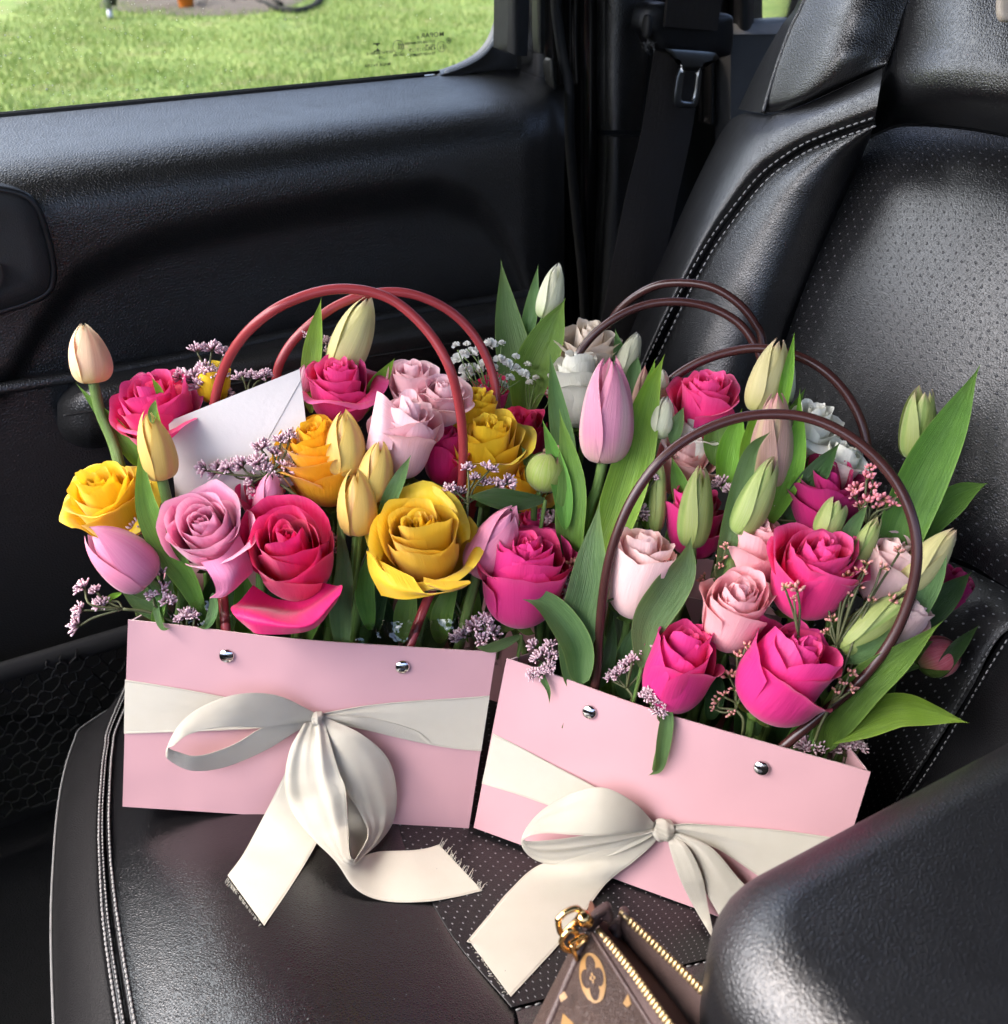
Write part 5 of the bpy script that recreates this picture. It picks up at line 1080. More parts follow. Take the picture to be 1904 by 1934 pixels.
rose('deep pink rose with one large petal hanging over the bag rim', B1, 552, 1050, .010, 86, 2, 56, 'crimson', 1.12, .5, 20, 2.1, 21, tight=.58,
     extra=([[(478, 1105, .0), (520, 1130, -.008), (560, 1130, -.008), (606, 1100, .0)], [(452, 1136, .012), (510, 1148, .002), (570, 1150, .002), (634, 1106, .010)], [(436, 1148, .022), (486, 1152, .026), (566, 1162, .026), (646, 1106, .024)], [(446, 1166, .030), (488, 1172, .038), (540, 1178, .041), (588, 1178, .040), (642, 1124, .031)][:2] + [(580, 1180, .042), (642, 1124, .031)], [(468, 1186, .022), (494, 1198, .032), (588, 1190, .034), (634, 1140, .024)]],))
rose('large deep yellow rose at the front right of the upright bag', B1, 798, 1028, .014, 100, -8, 56, 'mustard', 1.16, .7, 25, 1.75, 122,
     extra=([[(692, 1040, .014), (720, 1060, .026), (780, 1090, .034)], [(700, 1085, .022), (740, 1105, .036), (806, 1122, .040)], [(720, 1125, .020), (770, 1132, .034), (850, 1118, .034)]],
            [[(800, 1090, .040), (840, 1098, .042), (886, 1096, .038)], [(802, 1100, .046), (845, 1112, .048), (888, 1102, .042)], [(812, 1108, .044), (846, 1118, .045), (872, 1112, .040)]]))
rose('hot pink rose at the upper right corner of the envelope', B1, 640, 738, .092, 72, 4, 42, 'hot', 1.15, .75, 26, 1.8, 23)
rose('golden orange rose half hidden behind yellow tulips', B1, 604, 872, .060, 76, -6, 40, 'gold', 1.1, .6, 26, 2.2, 14)
rose('pale pink rose facing right under the front rosy handle', B1, 768, 826, .056, 66, 10, 36, 'pale', 1.14, .85, 24, 2.4, 15, roll=20,
     extra=([[(690, 850, .012), (702, 790, .016), (712, 738, .012)], [(712, 850, .018), (722, 800, .022), (728, 748, .016)], [(740, 850, .018), (745, 810, .020), (748, 770, .016)]],))
rose('small pale pink spray rose behind the others, left of its twin', B1, 778, 725, .100, 50, -4, 40, 'pale', 1.15, .7, 18, 1.7, 16)
rose('small pale pink spray rose crossed by the front rosy handle', B1, 836, 758, .088, 52, 8, 40, 'pale', 1.2, .8, 18, 1.7, 17)
rose('crimson rose in shade right of the pale pink rose', B1, 838, 862, .078, 44, 6, 30, 'crimson', .95, .5, 16, 2.4, 18)
rose('bright yellow rose crossed by the front rosy handle', B1, 924, 862, .082, 76, 4, 36, 'yellow', 1.14, .7, 22, 2.1, 19)
rose('golden rose low behind the dark leaf at the right end', B1, 992, 918, .066, 50, 18, 40, 'gold', 1.15, .7, 16, 1.7, 20)
rose('yellow rose petals behind the back rosy handle', B1, 902, 772, .100, 34, 8, 30, 'yellow', 1.1, .6, 14, 2.2, 24)
rose('crimson rose behind white gypsophila at the bag end', B1, 925, 745, .135, 40, 0, 40, 'crimson', 1.1, .6, 16, 1.8, 25)
rose('hot pink rose deep under the lilac statice beside the envelope', B1, 492, 942, .050, 40, 0, 40, 'crimson', 1.1, .6, 14, 1.8, 26)
rose('yellow rose peeking through statice left of the rosy handle', B1, 402, 722, .098, 30, 6, 20, 'yellow', .9, .4, 12, 2.3, 27)

L = lambda *a, **k: (*a, k)
tulip('peach tulip standing tall alone at the far left', B1, (176, 722), (171, 620), .080, 76, 'peach', 16, 31, stem=[(190, 780, .078), (215, 840, .07), (240, 930, .06)], leaves=[
    L([(262, 880, .072), (238, 832, .074), (200, 785, .080), (142, 722, .082)], 38, 0, fold=.55, twist=30)])
tulip('yellow green tulip in front of the envelope edge', B1, (306, 905), (292, 783), .034, 70, 'yellow', 16, 32, stem=[(318, 960, .030), (332, 1040, .024), (346, 1120, .02)], leaves=[
    L([(392, 1190, .012), (362, 1110, .014), (312, 1030, .016), (276, 950, .022), (262, 822, .030)], 56, 0, fold=.45, twist=-25, peak=.55),
    L([(302, 900, .045), (300, 830, .05), (293, 755, .055)], 26, 2, fold=.5), L([(344, 1150, .02), (330, 1020, .03), (312, 905, .04)], 28, 0, fold=.5)])
tulip('yellow tulip, topmost of three in the middle of the upright bag', B1, (652, 896), (655, 780), .044, 80, 'yellow', 14, 33)
tulip('yellow tulip leaning right between two others in the upright bag', B1, (698, 946), (722, 836), .038, 72, 'yellow', 16, 34, leaves=[L([(716, 1010, .03), (734, 950, .03), (757, 900, .03), (777, 858, .032)], 32, 1, fold=.5, twist=10)])
tulip('yellow tulip, lowest of three in the middle of the upright bag', B1, (676, 1009), (675, 892), .024, 78, 'yellow', 14, 35, stem=[(668, 1080, .018), (652, 1160, .014)], leaves=[
    L([(648, 1240, .008), (645, 1150, .008), (652, 1080, .012), (637, 955, .022)], 46, 1, fold=.5, twist=20), L([(700, 1190, .014), (690, 1100, .02), (716, 1020, .026)], 40, 0, fold=.4)])
tulip('tall cream green tulip bud framed by the rosy handles', B1, (640, 700), (698, 570), .105, 76, 'cream', 10, 36, leaves=[
    L([(588, 780, .09), (588, 700, .10), (596, 630, .105), (607, 562, .108)], 40, 2, fold=.4), L([(680, 790, .09), (706, 738, .095), (728, 706, .10), (746, 676, .10)], 32, 2, fold=.5)])
tulip('plump pink tulip nodding left at the corner of the upright bag', B1, (282, 1098), (190, 1004), .008, 104, 'orchid', 22, 37, stem=[(300, 1120, .01), (306, 1170, .01)], point=.2, leaves=[
    L([(325, 1190, .012), (300, 1160, .01), (262, 1140, .01), (222, 1108, .01)], 34, 1, fold=.4), L([(305, 1190, .006), (300, 1160, .004), (318, 1120, .008)], 26, 0, fold=.5)])
tulip('small lavender pink tulip behind the deep pink rose', B1, (502, 985), (520, 896), .040, 60, 'orchid', 20, 38, leaves=[L([(648, 918, .045), (610, 896, .047), (570, 890, .048), (526, 904, .05)], 32, 2, fold=.5, twist=-10)])
tulip('pink tulip lying back at the right end of the upright bag', B1, (900, 1082), (968, 966), .020, 92, 'orchid', 18, 39, stem=[(886, 1140, .02), (872, 1200, .02)], point=.2, leaves=[
    L([(830, 1215, .02), (838, 1150, .022), (870, 1080, .028)], 44, 0, fold=.4), L([(760, 1215, .02), (768, 1150, .03), (782, 1090, .035)], 46, 0, fold=.4)])
tulip('pale pink tulip bud just behind the envelope corner', B1, (572, 740), (580, 690), .098, 36, 'pink', 14, 40)

SG = 'lilac statice sprigs in the bags'
def stat(label, f, root, heads, joint=None, k=.02, seed=1): return sprig(label, 'statice', 'statice_sprig', f, root, heads, 'lilac', joint, k, seed, group=SG)
stat('lilac statice hanging far out left of the upright bag', B1, (330, 1176, .004), [(138, 1180, 17, -.004), (146, 1150, 15, -.004), (152, 1105, 16, 0), (184, 1136, 15, 0), (196, 1138, 13, .002), (178, 1112, 13, 0)], (232, 1150, .0), 0, 1)
stat('lilac statice above the hot pink rose at the upper left', B1, (440, 800, .09), [(372, 655, 15), (400, 652, 17), (422, 662, 16), (384, 690, 18), (360, 706, 20), (338, 706, 16), (398, 700, 17), (420, 700, 15), (376, 720, 20), (404, 730, 16), (432, 738, 14)], (396, 740, .092), .095, 2)
stat('lilac statice rising over the top edge of the envelope', B1, (470, 800, .085), [(452, 708, 15), (474, 706, 13), (494, 708, 14), (506, 702, 12)], (470, 750, .088), .092, 3)
stat('lilac statice lying across the face of the envelope', B1, (590, 960, .035), [(378, 884, 17), (402, 886, 18), (424, 880, 17), (450, 872, 20), (484, 866, 18), (492, 838, 18), (520, 850, 15), (532, 826, 16), (550, 818, 14), (520, 890, 19), (545, 880, 18), (562, 862, 16), (470, 905, 19), (482, 936, 18), (486, 962, 15), (502, 878, 16)], (500, 900, .044), .045, 4)
stat('lilac statice in front of the bright yellow rose', B1, (880, 1010, .03), [(848, 920, 16), (866, 926, 15), (884, 880, 14), (898, 898, 13), (926, 880, 15), (918, 908, 14), (944, 912, 15), (966, 908, 17), (850, 936, 12)], (884, 950, .03), .036, 5)
stat('lilac statice tucked between pink tulip and rim of the upright bag', B1, (340, 1190, .01), [(300, 1076, 17, .012), (302, 1110, 18, .01), (286, 1120, 15, .008), (318, 1130, 16, .006), (262, 988, 18, .03), (272, 1000, 14, .03)], (315, 1150, .01), .01, 6)
stat('lilac statice poking out of the cellophane at the left rim', B1, (360, 1215, .008), [(352, 1158, 17, .003), (338, 1166, 12, .004), (366, 1160, 12, .004)], None, .004, 7)
stat('lilac statice at the right end of the upright bag rim', B1, (900, 1235, .02), [(872, 1192, 19), (894, 1178, 18), (918, 1168, 17), (930, 1190, 19), (912, 1204, 17), (860, 1200, 14), (838, 1090, 14, .03), (846, 1140, 12, .03)], (900, 1215, .02), .012, 8)
stat('lilac statice behind the lowest yellow tulip', B1, (690, 1150, .02), [(634, 1016, 14, .03), (706, 1006, 15, .028), (640, 1036, 12, .03)], (672, 1090, .02), .03, 9)
stat('lilac statice by the back rosy handle and cream tulip', B1, (600, 780, .10), [(580, 628, 15, .115), (588, 650, 12, .115), (618, 642, 15, .11), (624, 660, 13, .11), (660, 690, 10, .11)], (600, 720, .105), .11, 10)

def gyps(label, f, root, heads, joint, k, seed): return sprig(label, 'gypsophila', 'gypsophila_sprig', f, root, heads, 'white', joint, k, seed, TWIGG, 'white gypsophila sprigs', .0005)
gyps('white gypsophila behind the back rosy handle', B1, (930, 860, .12), [(862, 654, 10), (882, 652, 9), (874, 668, 9), (890, 672, 18), (866, 682, 17), (926, 654, 17), (902, 664, 13), (880, 700, 16), (898, 704, 20), (884, 718, 18), (918, 692, 18), (930, 700, 16), (944, 684, 16), (958, 690, 14), (972, 700, 15), (988, 710, 15), (914, 740, 16), (938, 722, 12), (962, 716, 12), (920, 760, 12), (950, 730, 12), (974, 676, 10), (948, 650, 9)], (925, 770, .125), .130, 21)
def leafy(label, f, blades_, group=None):
    r0 = PL(f, *blades_[0][0][0]); q = empty('leafy_twig', r0, label, 'leafy twig', group)
    for b in blades_: leaf(q, f, *b[:3], **(b[3] if len(b) > 3 else {}))
    V, F, U = tube([r0, r0 - f.ez * .03, r0 - f.ez * .06 + f.ey * .01], .0015, 6); mesh('stem', V, F, STEM, q, U); return q
leafy('broad dark green leaf lying flat over the golden rose', B1, [L([(1030, 944, .03), (980, 946, .026), (930, 940, .024), (880, 938, .024)], 44, 3, fold=-.15, peak=.5)])
leafy('round grey green leaf between crimson rose and peony bud', B1, [L([(1022, 905, .07), (1010, 885, .07), (984, 842, .07)], 44, 1, fold=.25)])
leafy('thin curled green leaves over the left rim of the upright bag', B1, [L([(300, 1120, .01), (296, 1150, .004), (306, 1184, -.004), (322, 1188, -.006)], 14, 1, fold=.4), L([(402, 1120, .012), (404, 1150, .006), (392, 1180, .0), (372, 1186, -.004)], 20, 1, fold=.4), L([(230, 1120, .004), (214, 1126, .004), (206, 1132, .002), (196, 1148, 0)], 12, 2, fold=.4)])
leafy('flat grey green leaf hanging off the right corner of the upright bag', B1, [L([(985, 1200, .008), (955, 1214, .002), (925, 1224, -.002), (896, 1222, -.004)], 22, 1, fold=.2, peak=.5), L([(820, 1110, .03), (815, 1150, .03), (836, 1210, .02)], 26, 0)])
leafy('small pointed green leaves beside the hot pink rose at the left', B1, [L([(310, 770, .075), (302, 740, .07), (286, 712, .068)], 16, 2, fold=.4), L([(288, 800, .03), (290, 776, .04), (294, 754, .045)], 18, 0, fold=.5)])

# ------------------------------------------------------------------ bag behind
tulip('closed green white tulip, highest of the bag behind', B3, (1030, 602), (1052, 506), .045, 52, 'white', 10, 51, stem=[(1018, 640, .045), (1004, 720, .045)], leaves=[
    L([(985, 800, .035), (975, 700, .04), (958, 600, .048), (946, 488, .055)], 74, 1, fold=.35, twist=-20, peak=.35), L([(990, 660, .05), (1002, 590, .055), (1017, 498, .06)], 30, 1, fold=.4), L([(985, 800, .02), (1000, 720, .025), (1035, 640, .03), (1068, 562, .036)], 84, 0, fold=.5, twist=15, peak=.5)])
rose('cream rose with ruffled rim behind the brown handle', B3, 1108, 668, .045, 62, 8, 34, 'cream', 1.25, .8, 20, 1.9, 52)
rose('white green rose just left of the large pink tulip', B3, 1094, 736, .008, 56, -4, 26, 'white', 1.0, .6, 20, 2.4, 53)
rose('crimson rose half hidden between cream and white roses', B3, 1060, 722, .045, 36, -4, 30, 'crimson', 1.0, .5, 14, 2.0, 54)
tulip('white tulip bud leaning right beside the leather seam', B3, (1172, 708), (1203, 632), .035, 46, 'white', 12, 55, leaves=[L([(1172, 760, .03), (1172, 690, .035), (1162, 620, .04)], 34, 1, fold=.4), L([(1190, 760, .02), (1196, 710, .025), (1206, 672, .03)], 32, 1, fold=.5), L([(1090, 690, .06), (1100, 650, .06), (1108, 624, .06)], 20, 0)])
rose('crimson rose left of the large pink tulip', B3, 984, 822, .0, 48, -6, 34, 'crimson', 1.1, .6, 20, 1.9, 56)
rose('hot pink rose in the middle under the brown handles', B2, 1330, 770, .098, 62, 4, 32, 'hot', 1.15, .7, 24, 2.1, 57)
tulip('white tulip bud beside the hot pink rose', B2, (1240, 826), (1258, 752), .070, 50, 'white', 12, 58, leaves=[L([(1270, 840, .07), (1278, 800, .07), (1292, 768, .07)], 28, 1, fold=.4)])
tulip('narrow white tulip behind the white bud', B2, (1240, 770), (1250, 700), .100, 42, 'white', 12, 59)
tulip('thin pink tipped green tulip right of the large pink tulip', B2, (1202, 790), (1216, 698), .082, 32, 'rosegreen', 10, 60)
tulip('large pink tulip with pale streaks standing in the middle', B2, (1140, 872), (1148, 680), .050, 104, 'pink', 12, 61, stem=[(1128, 920, .05), (1104, 1010, .05)], point=.24, leaves=[
    L([(1080, 900, .07), (1065, 840, .07), (1050, 760, .072), (1038, 662, .075)], 46, 1, fold=.4, twist=-20), L([(1085, 1080, .035), (1076, 1000, .038), (1080, 900, .042), (1056, 770, .055)], 62, 0, fold=.45, twist=30, peak=.5), L([(1068, 1000, .034), (1062, 930, .038), (1045, 860, .044), (1024, 790, .05)], 40, 0, fold=.5),
    L([(1120, 1080, .035), (1160, 980, .044), (1196, 860, .056), (1222, 750, .066), (1256, 668, .07)], 84, 2, fold=.45, twist=-25, peak=.4), L([(1200, 860, .07), (1216, 770, .075), (1238, 676, .08)], 36, 2, fold=.45)])
PEON = mat_petal('peony_bud_petal', (.66, .11, .16), (.40, .36, .08), (.74, .28, .32), trans=.15, vein=.35); PEONG = mat_petal('green_peony_bud_petal', (.30, .42, .07), (.28, .40, .06), (.62, .16, .24), trans=.15, vein=.3)
def peony(label, f, u, v, k, rpx, lean, face, mat, seed, sep=True):
    c = PL(f, u, v, k); R = rpx * depth(c) / FOC; X, Y, A = basis(lean, face, seed * 20); q = empty('peony_bud', c, label, 'peony bud', 'peony buds in the bags')
    s = np.linspace(-1, 1, 11)[:, None]; t_ = np.linspace(0, 1, 12)[None]
    for i in range(7):
        an = i * 2.4 + s * (1.1 - .5 * t_ ** 2); te = t_ * (1 - .12 * s * s); Rr = R * (1 - .02 * i); r = Rr * np.sin(np.clip(.08 + te * (2.7 + .25 * (i % 3)), 0, 3.05)) * (1 + .02 * s); h = -Rr * np.cos(.08 + te * (2.7 + .25 * (i % 3)))
        P = np.stack([r * np.cos(an), r * np.sin(an), h + 0 * an], -1); petal_obj(c + P[..., :1] * X + P[..., 1:2] * Y + P[..., 2:] * A, q, mat)
    for i in range(4 if sep else 0):
        a = i * 1.57 + .5; an = a + s * .55 * (1 - t_ ** 2); r = R * 1.05 * np.sin(.05 + t_ * 1.7); h = -R * 1.06 * np.cos(.05 + t_ * 1.7)
        P = np.stack([r * np.cos(an), r * np.sin(an), h + 0 * an], -1); petal_obj(c + P[..., :1] * X + P[..., 1:2] * Y + P[..., 2:] * A, q, SEPAL, 'sepal')
    V, F, U = tube(stem_path(f, c - A * R * .95, A), .0024, 8); mesh('stem', V, F, STEM, q, U)
peony('green peony bud with pink tip left of the large tulip', B2, 1030, 892, .045, 40, 14, 14, PEONG, 62, False)
peony('round pink peony bud at the lower right beside the seat', B2, 1772, 1240, .070, 40, 60, 20, PEON, 63)
rose('light pink rose bud beside the green peony bud', B2, 1054, 866, .055, 24, 0, 40, 'coral', 1.0, .4, 10, 1.8, 64)

# ------------------------------------------------------------------ tilted bag (dark handles)
rose('hot pink rose at the left end between the two front bags', B2, 986, 1092, .010, 86, 6, 34, 'magenta', 1.08, .5, 26, 2.1, 71, tight=.6)
rose('deep pink rose tips above the hot pink rose between the bags', B2, 1006, 992, .050, 34, 14, 30, 'hot', 1.1, .6, 12, 1.8, 72)
rose('blush rose bud framed by the front dark handle', B2, 1205, 1082, .022, 62, 8, 26, 'blush', .92, .55, 24, 2.6, 73, tight=.55)
rose('crimson rose behind the upright green tulip', B2, 1312, 985, .070, 60, 0, 32, 'magenta', 1.05, .5, 20, 2.2, 74)
rose('coral pink rose under the arch of the front dark handle', B2, 1290, 876, .095, 60, 2, 40, 'coral', 1.15, .7, 24, 2.0, 75)
rose('white rose petals behind the front dark handle, left', B2, 1312, 826, .095, 54, 6, 34, 'white', 1.2, .8, 16, 1.8, 76)
rose('white rose behind gypsophila at the right of the pink green tulip', B2, 1530, 816, .095, 60, 6, 34, 'white', 1.2, .8, 20, 1.8, 77)
rose('white rose bud above the magenta rose at the right', B2, 1582, 880, .082, 46, 12, 30, 'white', 1.05, .6, 18, 2.0, 78)
rose('dark magenta rose behind the pink bud sprig', B2, 1564, 948, .070, 72, -10, 28, 'dark', 1.1, .6, 20, 2.0, 79)
rose('salmon pink rose behind the hot pink rose, turned right', B2, 1424, 1048, .045, 60, 10, 30, 'salmon', 1.0, .6, 22, 2.4, 80)
rose('salmon pink rose open in the middle of the tilted bag', B2, 1388, 1160, .016, 66, 6, 44, 'salmon', 1.08, .5, 26, 2.5, 81, tight=.58)
rose('big hot pink rose right of the salmon roses', B2, 1535, 1085, .026, 84, 10, 38, 'hot', 1.04, .55, 28, 2.0, 82, tight=.66)
rose('magenta rose bud over the middle of the tilted bag rim', B2, 1280, 1262, .004, 66, 14, 30, 'magenta', .80, .6, 20, 2.5, 83, tight=.5)
rose('magenta rose bud leaning right above the dark handle foot', B2, 1482, 1268, .002, 84, 24, 30, 'magenta', .72, .5, 20, 2.15, 84, tight=.45)
rose('blush rose at the right edge behind the leaning tulip', B2, 1680, 1075, .050, 58, 20, 26, 'blush', 1.05, .6, 16, 2.2, 85)
rose('blush rose low at the right behind the dark handle', B2, 1705, 1172, .035, 48, 30, 26, 'blush', 1.0, .5, 14, 2.2, 86)
rose('dark magenta rose at the far right edge', B2, 1795, 1112, .090, 38, 30, 24, 'dark', 1.0, .5, 14, 2.1, 87)
tulip('tall green tulip crossed by the back dark handle', B2, (1430, 778), (1464, 650), .090, 70, 'cream', 12, 91, point=.2, leaves=[
    L([(1466, 820, .085), (1480, 740, .085), (1490, 690, .088), (1501, 626, .09)], 26, 2, fold=.5), L([(1352, 880, .08), (1352, 820, .085), (1366, 745, .09)], 52, 0, fold=.4), L([(1368, 930, .07), (1380, 850, .08), (1402, 770, .09)], 56, 2, fold=.4, twist=15), L([(1408, 910, .065), (1418, 840, .07), (1434, 760, .085)], 44, 2, fold=.4)])
tulip('small white tulip behind the tall green tulip', B2, (1484, 762), (1491, 684), .105, 28, 'white', 10, 92, leaves=[L([(1480, 820, .10), (1496, 780, .10), (1522, 732, .10)], 22, 0)])
tulip('pink green tulip under the arch of the front dark handle', B2, (1448, 926), (1458, 752), .060, 82, 'rosegreen', 10, 93, point=.22, leaves=[
    L([(1440, 1000, .05), (1480, 920, .055), (1502, 840, .062), (1511, 732, .07)], 50, 2, fold=.5, twist=-20), L([(1470, 1010, .06), (1500, 950, .06), (1545, 890, .06), (1588, 834, .062)], 54, 3, fold=.5, twist=20, peak=.5), L([(1478, 1000, .075), (1496, 930, .075), (1530, 860, .08)], 40, 0)])
tulip('green tulip standing upright left of the leaning green one', B2, (1306, 1032), (1318, 884), .048, 66, 'green', 12, 94, leaves=[L([(1306, 1000, .06), (1286, 930, .065), (1268, 860, .07)], 40, 0, fold=.5)])
tulip('green tulip leaning right beside the curved leaf', B2, (1396, 1008), (1452, 868), .036, 68, 'green', 14, 95, stem=[(1384, 1050, .035), (1368, 1120, .03)], leaves=[
    L([(1360, 1120, .03), (1372, 1030, .032), (1398, 920, .036), (1420, 850, .04), (1457, 814, .042)], 42, 1, fold=.5, twist=10)])
tulip('thin green tulip beside the front dark handle', B2, (1238, 1002), (1244, 872), .060, 34, 'green', 10, 96, leaves=[L([(1222, 1000, .07), (1222, 930, .07), (1236, 850, .075)], 34, 0)])
tulip('split green tulip above the big hot pink rose', B2, (1552, 1012), (1580, 946), .040, 52, 'green', 14, 97, openn=.35, leaves=[L([(1540, 1010, .05), (1556, 950, .055), (1564, 880, .06)], 24, 0, fold=.5), L([(1580, 1060, .04), (1606, 1000, .04), (1640, 952, .04)], 34, 1, fold=.4)])
tulip('slim green tulip right of the big hot pink rose', B2, (1610, 1068), (1648, 980), .038, 42, 'green', 14, 98, openn=.1)
tulip('cream green tulip with pink tip leaning against the seat', B2, (1700, 1118), (1788, 1000), .040, 70, 'cream', 14, 99, leaves=[
    L([(1700, 1230, .03), (1726, 1150, .032), (1760, 1080, .036), (1792, 1026, .04)], 56, 1, fold=.5, twist=20, peak=.5)])
tulip('greenish tulip lying low behind the front dark handle', B2, (1590, 1228), (1700, 1118), .018, 72, 'green', 16, 100, openn=.06, leaves=[L([(1578, 1240, .014), (1620, 1236, .01), (1660, 1215, .01), (1690, 1180, .012)], 36, 1, fold=.4)])
tulip('split green tulip standing tall at the far right', B2, (1726, 866), (1734, 738), .090, 60, 'green', 10, 101, openn=.28, stem=[(1716, 940, .08), (1690, 1060, .07)], leaves=[
    L([(1668, 1140, .05), (1690, 1020, .058), (1740, 900, .068), (1800, 790, .08), (1852, 688, .086)], 100, 0, fold=.45, twist=25, peak=.42), L([(1730, 1040, .08), (1760, 980, .08), (1810, 935, .08), (1866, 912, .08)], 62, 0, fold=.4, peak=.5), L([(1700, 1240, .06), (1740, 1170, .06), (1790, 1120, .062), (1836, 1080, .064)], 62, 3, fold=.4, peak=.5), L([(1770, 1280, .06), (1800, 1230, .06), (1850, 1180, .065)], 34, 3, fold=.4)])
leafy('broad upright leaf in front of the dark handle at the left', B2, [L([(1078, 1300, .0), (1088, 1200, .0), (1112, 1110, .002), (1120, 1040, .006), (1133, 945, .012)], 84, 1, fold=.35, twist=25, peak=.45)])
leafy('broad twisted leaf between the blush and magenta roses', B2, [L([(1212, 1260, .004), (1224, 1180, .004), (1258, 1120, .006), (1290, 1070, .010), (1306, 1012, .016)], 80, 1, fold=.35, twist=-30, peak=.48)])
leafy('folded leaf bending left over the hot pink rose', B2, [L([(1098, 1290, .0), (1090, 1220, -.004), (1050, 1160, -.010), (1010, 1130, -.014), (962, 1126, -.016)], 62, 1, fold=.7, twist=-40, peak=.35)])
leafy('long bright leaf pointing up right over the tilted bag corner', B2, [L([(1560, 1420, .02), (1568, 1370, .016), (1620, 1300, .008), (1700, 1240, .006), (1782, 1172, .010)], 84, 0, fold=.4, twist=20, peak=.45)])
leafy('long pale leaf drooping right across the seat stitching', B2, [L([(1548, 1396, .024), (1620, 1360, .020), (1690, 1335, .020), (1760, 1345, .018), (1832, 1366, .012)], 76, 2, fold=.55, twist=-35, peak=.45)])
leafy('dangling curled leaf over the front of the tilted bag', B2, [L([(1262, 1336, -.008), (1256, 1380, -.010), (1250, 1420, -.009), (1244, 1452, -.006), (1224, 1465, -.003)], 30, 1, fold=.4, peak=.3), L([(1022, 1252, .0), (1024, 1278, -.006), (1036, 1304, -.006), (1038, 1330, -.003)], 14, 1, fold=.4, peak=.25)])
leafy('dark wide leaves low inside the tilted bag at the left', B2, [L([(1180, 1320, .03), (1190, 1240, .03), (1204, 1170, .03)], 60, 1, fold=.3), L([(1130, 1300, .02), (1150, 1240, .02), (1160, 1160, .03)], 30, 3), L([(1340, 1360, .03), (1350, 1300, .03), (1330, 1240, .03)], 40, 3)])
leafy('dark leaves deep in the right end of the tilted bag', B2, [L([(1480, 1420, .04), (1560, 1340, .04), (1620, 1260, .03)], 60, 0), L([(1580, 1400, .05), (1650, 1320, .05), (1700, 1220, .05)], 66, 3), L([(1430, 1390, .03), (1420, 1340, .03), (1410, 1300, .03)], 30, 3)])
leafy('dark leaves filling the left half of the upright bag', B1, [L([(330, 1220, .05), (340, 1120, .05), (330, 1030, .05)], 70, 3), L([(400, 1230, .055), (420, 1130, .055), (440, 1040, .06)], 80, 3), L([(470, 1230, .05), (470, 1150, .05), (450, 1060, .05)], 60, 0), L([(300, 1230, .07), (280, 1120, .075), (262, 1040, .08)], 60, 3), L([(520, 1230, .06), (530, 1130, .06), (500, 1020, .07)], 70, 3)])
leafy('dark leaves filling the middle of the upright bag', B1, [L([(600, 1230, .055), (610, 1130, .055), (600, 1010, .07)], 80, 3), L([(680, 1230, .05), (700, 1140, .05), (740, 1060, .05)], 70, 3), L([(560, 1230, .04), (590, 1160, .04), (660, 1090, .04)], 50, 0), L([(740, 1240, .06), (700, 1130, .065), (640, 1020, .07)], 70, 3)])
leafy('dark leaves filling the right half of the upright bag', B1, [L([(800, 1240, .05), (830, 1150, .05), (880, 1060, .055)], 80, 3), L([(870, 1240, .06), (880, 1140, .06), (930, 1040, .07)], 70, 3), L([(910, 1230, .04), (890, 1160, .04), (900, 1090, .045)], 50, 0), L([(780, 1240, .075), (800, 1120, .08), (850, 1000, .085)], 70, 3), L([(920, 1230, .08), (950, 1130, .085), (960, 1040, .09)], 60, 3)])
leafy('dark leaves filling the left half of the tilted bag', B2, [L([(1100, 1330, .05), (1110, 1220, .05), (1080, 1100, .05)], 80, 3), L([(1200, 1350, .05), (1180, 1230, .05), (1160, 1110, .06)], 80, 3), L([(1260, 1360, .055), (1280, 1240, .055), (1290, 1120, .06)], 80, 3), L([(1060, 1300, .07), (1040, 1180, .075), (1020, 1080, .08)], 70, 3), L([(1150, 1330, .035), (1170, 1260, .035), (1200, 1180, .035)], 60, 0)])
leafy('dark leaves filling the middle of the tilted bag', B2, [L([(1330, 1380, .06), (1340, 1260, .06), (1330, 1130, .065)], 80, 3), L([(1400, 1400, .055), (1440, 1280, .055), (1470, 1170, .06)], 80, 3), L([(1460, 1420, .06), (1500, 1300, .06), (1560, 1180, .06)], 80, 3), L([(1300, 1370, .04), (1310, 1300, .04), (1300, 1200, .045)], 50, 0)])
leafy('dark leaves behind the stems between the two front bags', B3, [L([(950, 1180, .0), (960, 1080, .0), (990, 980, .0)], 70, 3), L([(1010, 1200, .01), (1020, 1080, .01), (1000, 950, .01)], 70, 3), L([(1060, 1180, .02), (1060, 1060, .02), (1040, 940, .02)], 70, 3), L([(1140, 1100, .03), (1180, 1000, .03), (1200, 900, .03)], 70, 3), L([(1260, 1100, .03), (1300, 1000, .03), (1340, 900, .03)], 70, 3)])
def wax(label, f, root, heads, joint, k, seed, kind='bud'): return sprig(label, 'bud sprig', 'bud_sprig', f, root, heads, kind, joint, k, seed, group='pink bud sprigs in the tilted bag')
wax('bright pink bud sprig beside the front dark handle', B2, (1600, 1080, .05), [(1618, 916, 18), (1640, 894, 18), (1650, 916, 16), (1664, 934, 20), (1640, 938, 18), (1680, 940, 15), (1628, 950, 14), (1660, 950, 16), (1700, 930, 14), (1648, 880, 13), (1612, 930, 14), (1690, 950, 13)], (1638, 990, .05), .052, 31, 'pinkbud')
wax('brown pink bud sprig in front of the big hot pink rose', B2, (1512, 1290, .004), [(1484, 1106, 15, -.006), (1508, 1106, 18, -.006), (1500, 1128, 9, -.005)], (1508, 1200, -.002), 0, 32)
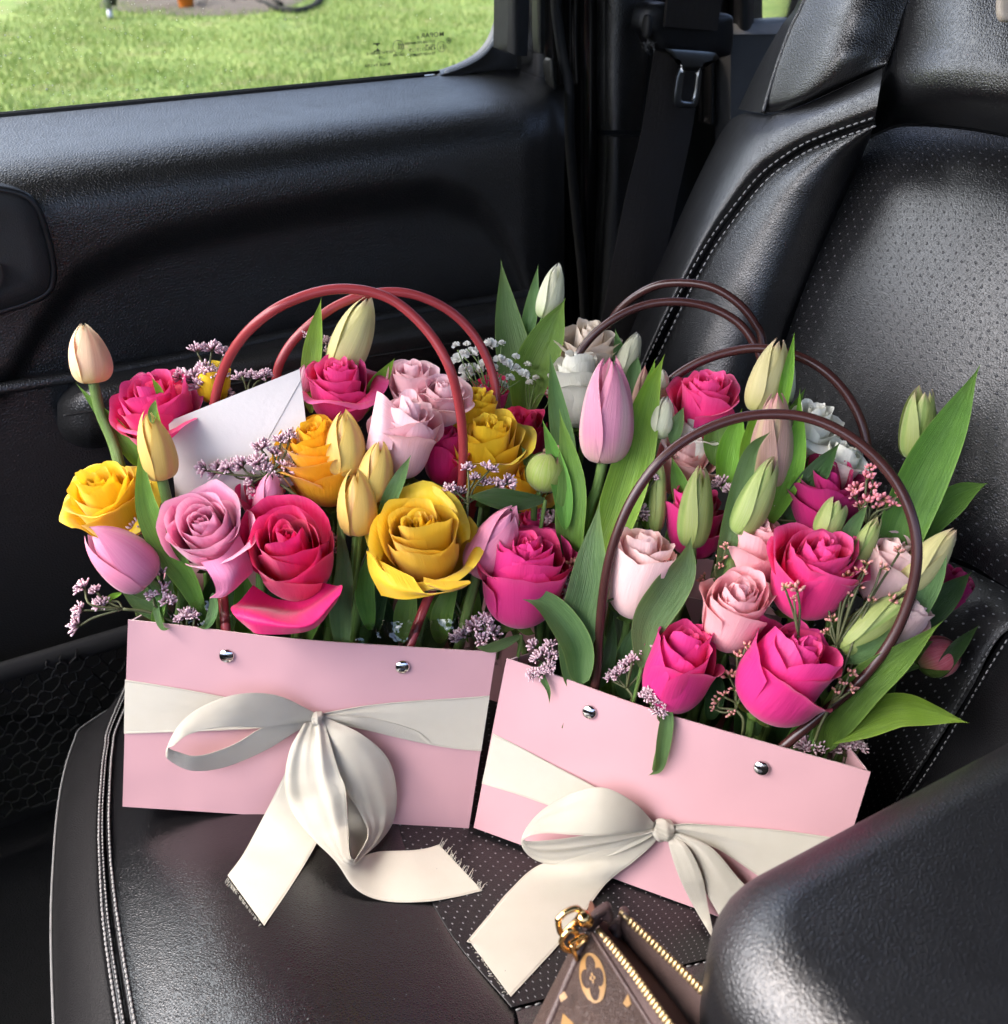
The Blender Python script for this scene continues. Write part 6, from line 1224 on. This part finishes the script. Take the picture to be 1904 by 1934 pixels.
wax('salmon bud sprig between hot pink rose and lying tulip', B2, (1560, 1300, .01), [(1560, 1094, 14), (1598, 1082, 15), (1622, 1100, 15), (1640, 1060, 13), (1668, 1066, 14), (1604, 1116, 16), (1588, 1140, 16), (1574, 1166, 14), (1560, 1190, 12), (1648, 1130, 14), (1690, 1130, 14), (1630, 1076, 13), (1540, 1210, 12)], (1580, 1220, .01), .014, 33)
wax('pale bud sprig low in front of the salmon rose', B2, (1400, 1400, .01), [(1394, 1232, 15), (1410, 1216, 12), (1378, 1270, 16), (1398, 1276, 16), (1420, 1228, 11), (1366, 1310, 12), (1388, 1300, 12), (1352, 1320, 12), (1380, 1346, 13), (1344, 1338, 10)], (1390, 1340, .006), .004, 34)
wax('pale bud sprig beside the broad leaf and blush rose', B2, (1090, 1260, .01), [(1094, 1060, 14), (1108, 1036, 12), (1080, 1060, 15), (1096, 1080, 12), (1060, 1080, 14), (1072, 1100, 12), (1152, 1070, 15), (1140, 1084, 12), (1262, 1056, 14), (1270, 1076, 12)], (1090, 1160, .012), .014, 35)
wax('bud sprig over the dark handle foot at the right corner', B2, (1540, 1400, .0), [(1590, 1286, 13, -.004), (1608, 1268, 13, -.004), (1612, 1300, 13, -.004), (1580, 1304, 12, -.004), (1700, 1036, 14, .03), (1724, 1100, 10, .03)], (1570, 1330, -.002), 0, 36)
wax('thin bud sprig beside the leaning green tulip stem', B2, (1360, 1150, .03), [(1366, 1050, 13), (1372, 1030, 11), (1326, 1090, 13), (1336, 1110, 11), (1360, 1066, 9)], (1356, 1110, .03), .028, 37)
stat('lilac statice over the lower left of the magenta rose bud', B2, (1262, 1370, -.002), [(1220, 1310, 15, -.012), (1240, 1318, 15, -.012), (1250, 1296, 12, -.012), (1266, 1284, 11, -.012), (1256, 1324, 13, -.012), (1242, 1338, 14, -.010), (1254, 1346, 11, -.010), (1274, 1290, 10, -.012), (1228, 1302, 12, -.012)], (1246, 1340, -.008), -.012, 41)
stat('lilac statice right of the dark handle above the tilted rim', B2, (1190, 1330, .008), [(1160, 1272, 15), (1174, 1262, 15), (1184, 1250, 14), (1196, 1240, 14), (1206, 1226, 12), (1240, 1222, 14), (1150, 1276, 12)], (1184, 1300, .006), .004, 42)
stat('lilac statice at the left corner of the tilted bag', B2, (1060, 1300, .006), [(1004, 1216, 15), (1022, 1230, 15), (1036, 1214, 13), (1044, 1236, 14), (1010, 1240, 12), (1040, 1256, 12), (1020, 1268, 14, -.008), (1002, 1272, 13, -.008), (1036, 1262, 12, -.006)], (1040, 1262, .0), -.002, 43)
stat('lilac statice head standing in the right corner of the tilted bag, left one', B2, (1560, 1450, .03), [(1520, 1402, 19, .016), (1536, 1406, 18, .016), (1548, 1412, 14, .018)], (1546, 1430, .02), .02, 44)
stat('lilac statice head standing in the right corner of the tilted bag, right one', B2, (1590, 1450, .04), [(1584, 1410, 18, .03), (1602, 1404, 17, .032), (1618, 1402, 16, .034), (1630, 1408, 13, .034)], (1600, 1430, .03), .03, 45)
stat('lilac statice between the coral rose and the leaning tulip', B2, (1400, 1000, .06), [(1358, 908, 15), (1376, 920, 14), (1388, 916, 13), (1464, 944, 17), (1478, 950, 15), (1470, 966, 14), (1520, 976, 14), (1534, 980, 12)], (1420, 970, .06), .062, 46)
stat('lilac statice left of the thin green tulip', B2, (1200, 1040, .06), [(1212, 960, 16), (1218, 974, 13), (1238, 900, 10), (1076, 1100, 14, .012), (1064, 1006, 16, .05), (1040, 976, 16, .05), (1022, 974, 14, .05), (1240, 1130, 12, .02), (1072, 1122, 13, .012)], (1170, 1010, .055), .06, 47)
gyps('white gypsophila in front of the white roses', B2, (1560, 930, .10), [(1520, 790, 14), (1534, 802, 12), (1545, 818, 12), (1512, 822, 12), (1528, 836, 14), (1500, 812, 10), (1612, 862, 19), (1600, 872, 15), (1626, 878, 14), (1590, 845, 8), (1618, 900, 15), (1634, 900, 13), (1596, 858, 9)], (1570, 880, .10), .10, 22)
gyps('small white gypsophila by the crimson rose and large leaf', B3, (1000, 860, .01), [(1000, 724, 9), (1012, 716, 9), (1036, 742, 8), (1042, 752, 7), (996, 690, 9)], (1000, 780, .02), .02, 23)

# the last dust: lint on the seat, a loose thread
mb = MB(); rg = np.random.default_rng(5)
for k in range(24):
    u, v = rg.uniform(290, 960), rg.uniform(1570, 1934); p_ = cz(u, v, .0035); s_ = rg.uniform(.00012, .0003)
    V, F, U = rbox(p_, x3 * s_ * rg.uniform(1, 3), y3 * s_, z3 * s_ * .5, 1, 4); mb.add(V, F)
mb.build('lint', THREAD, None, kind='stuff')
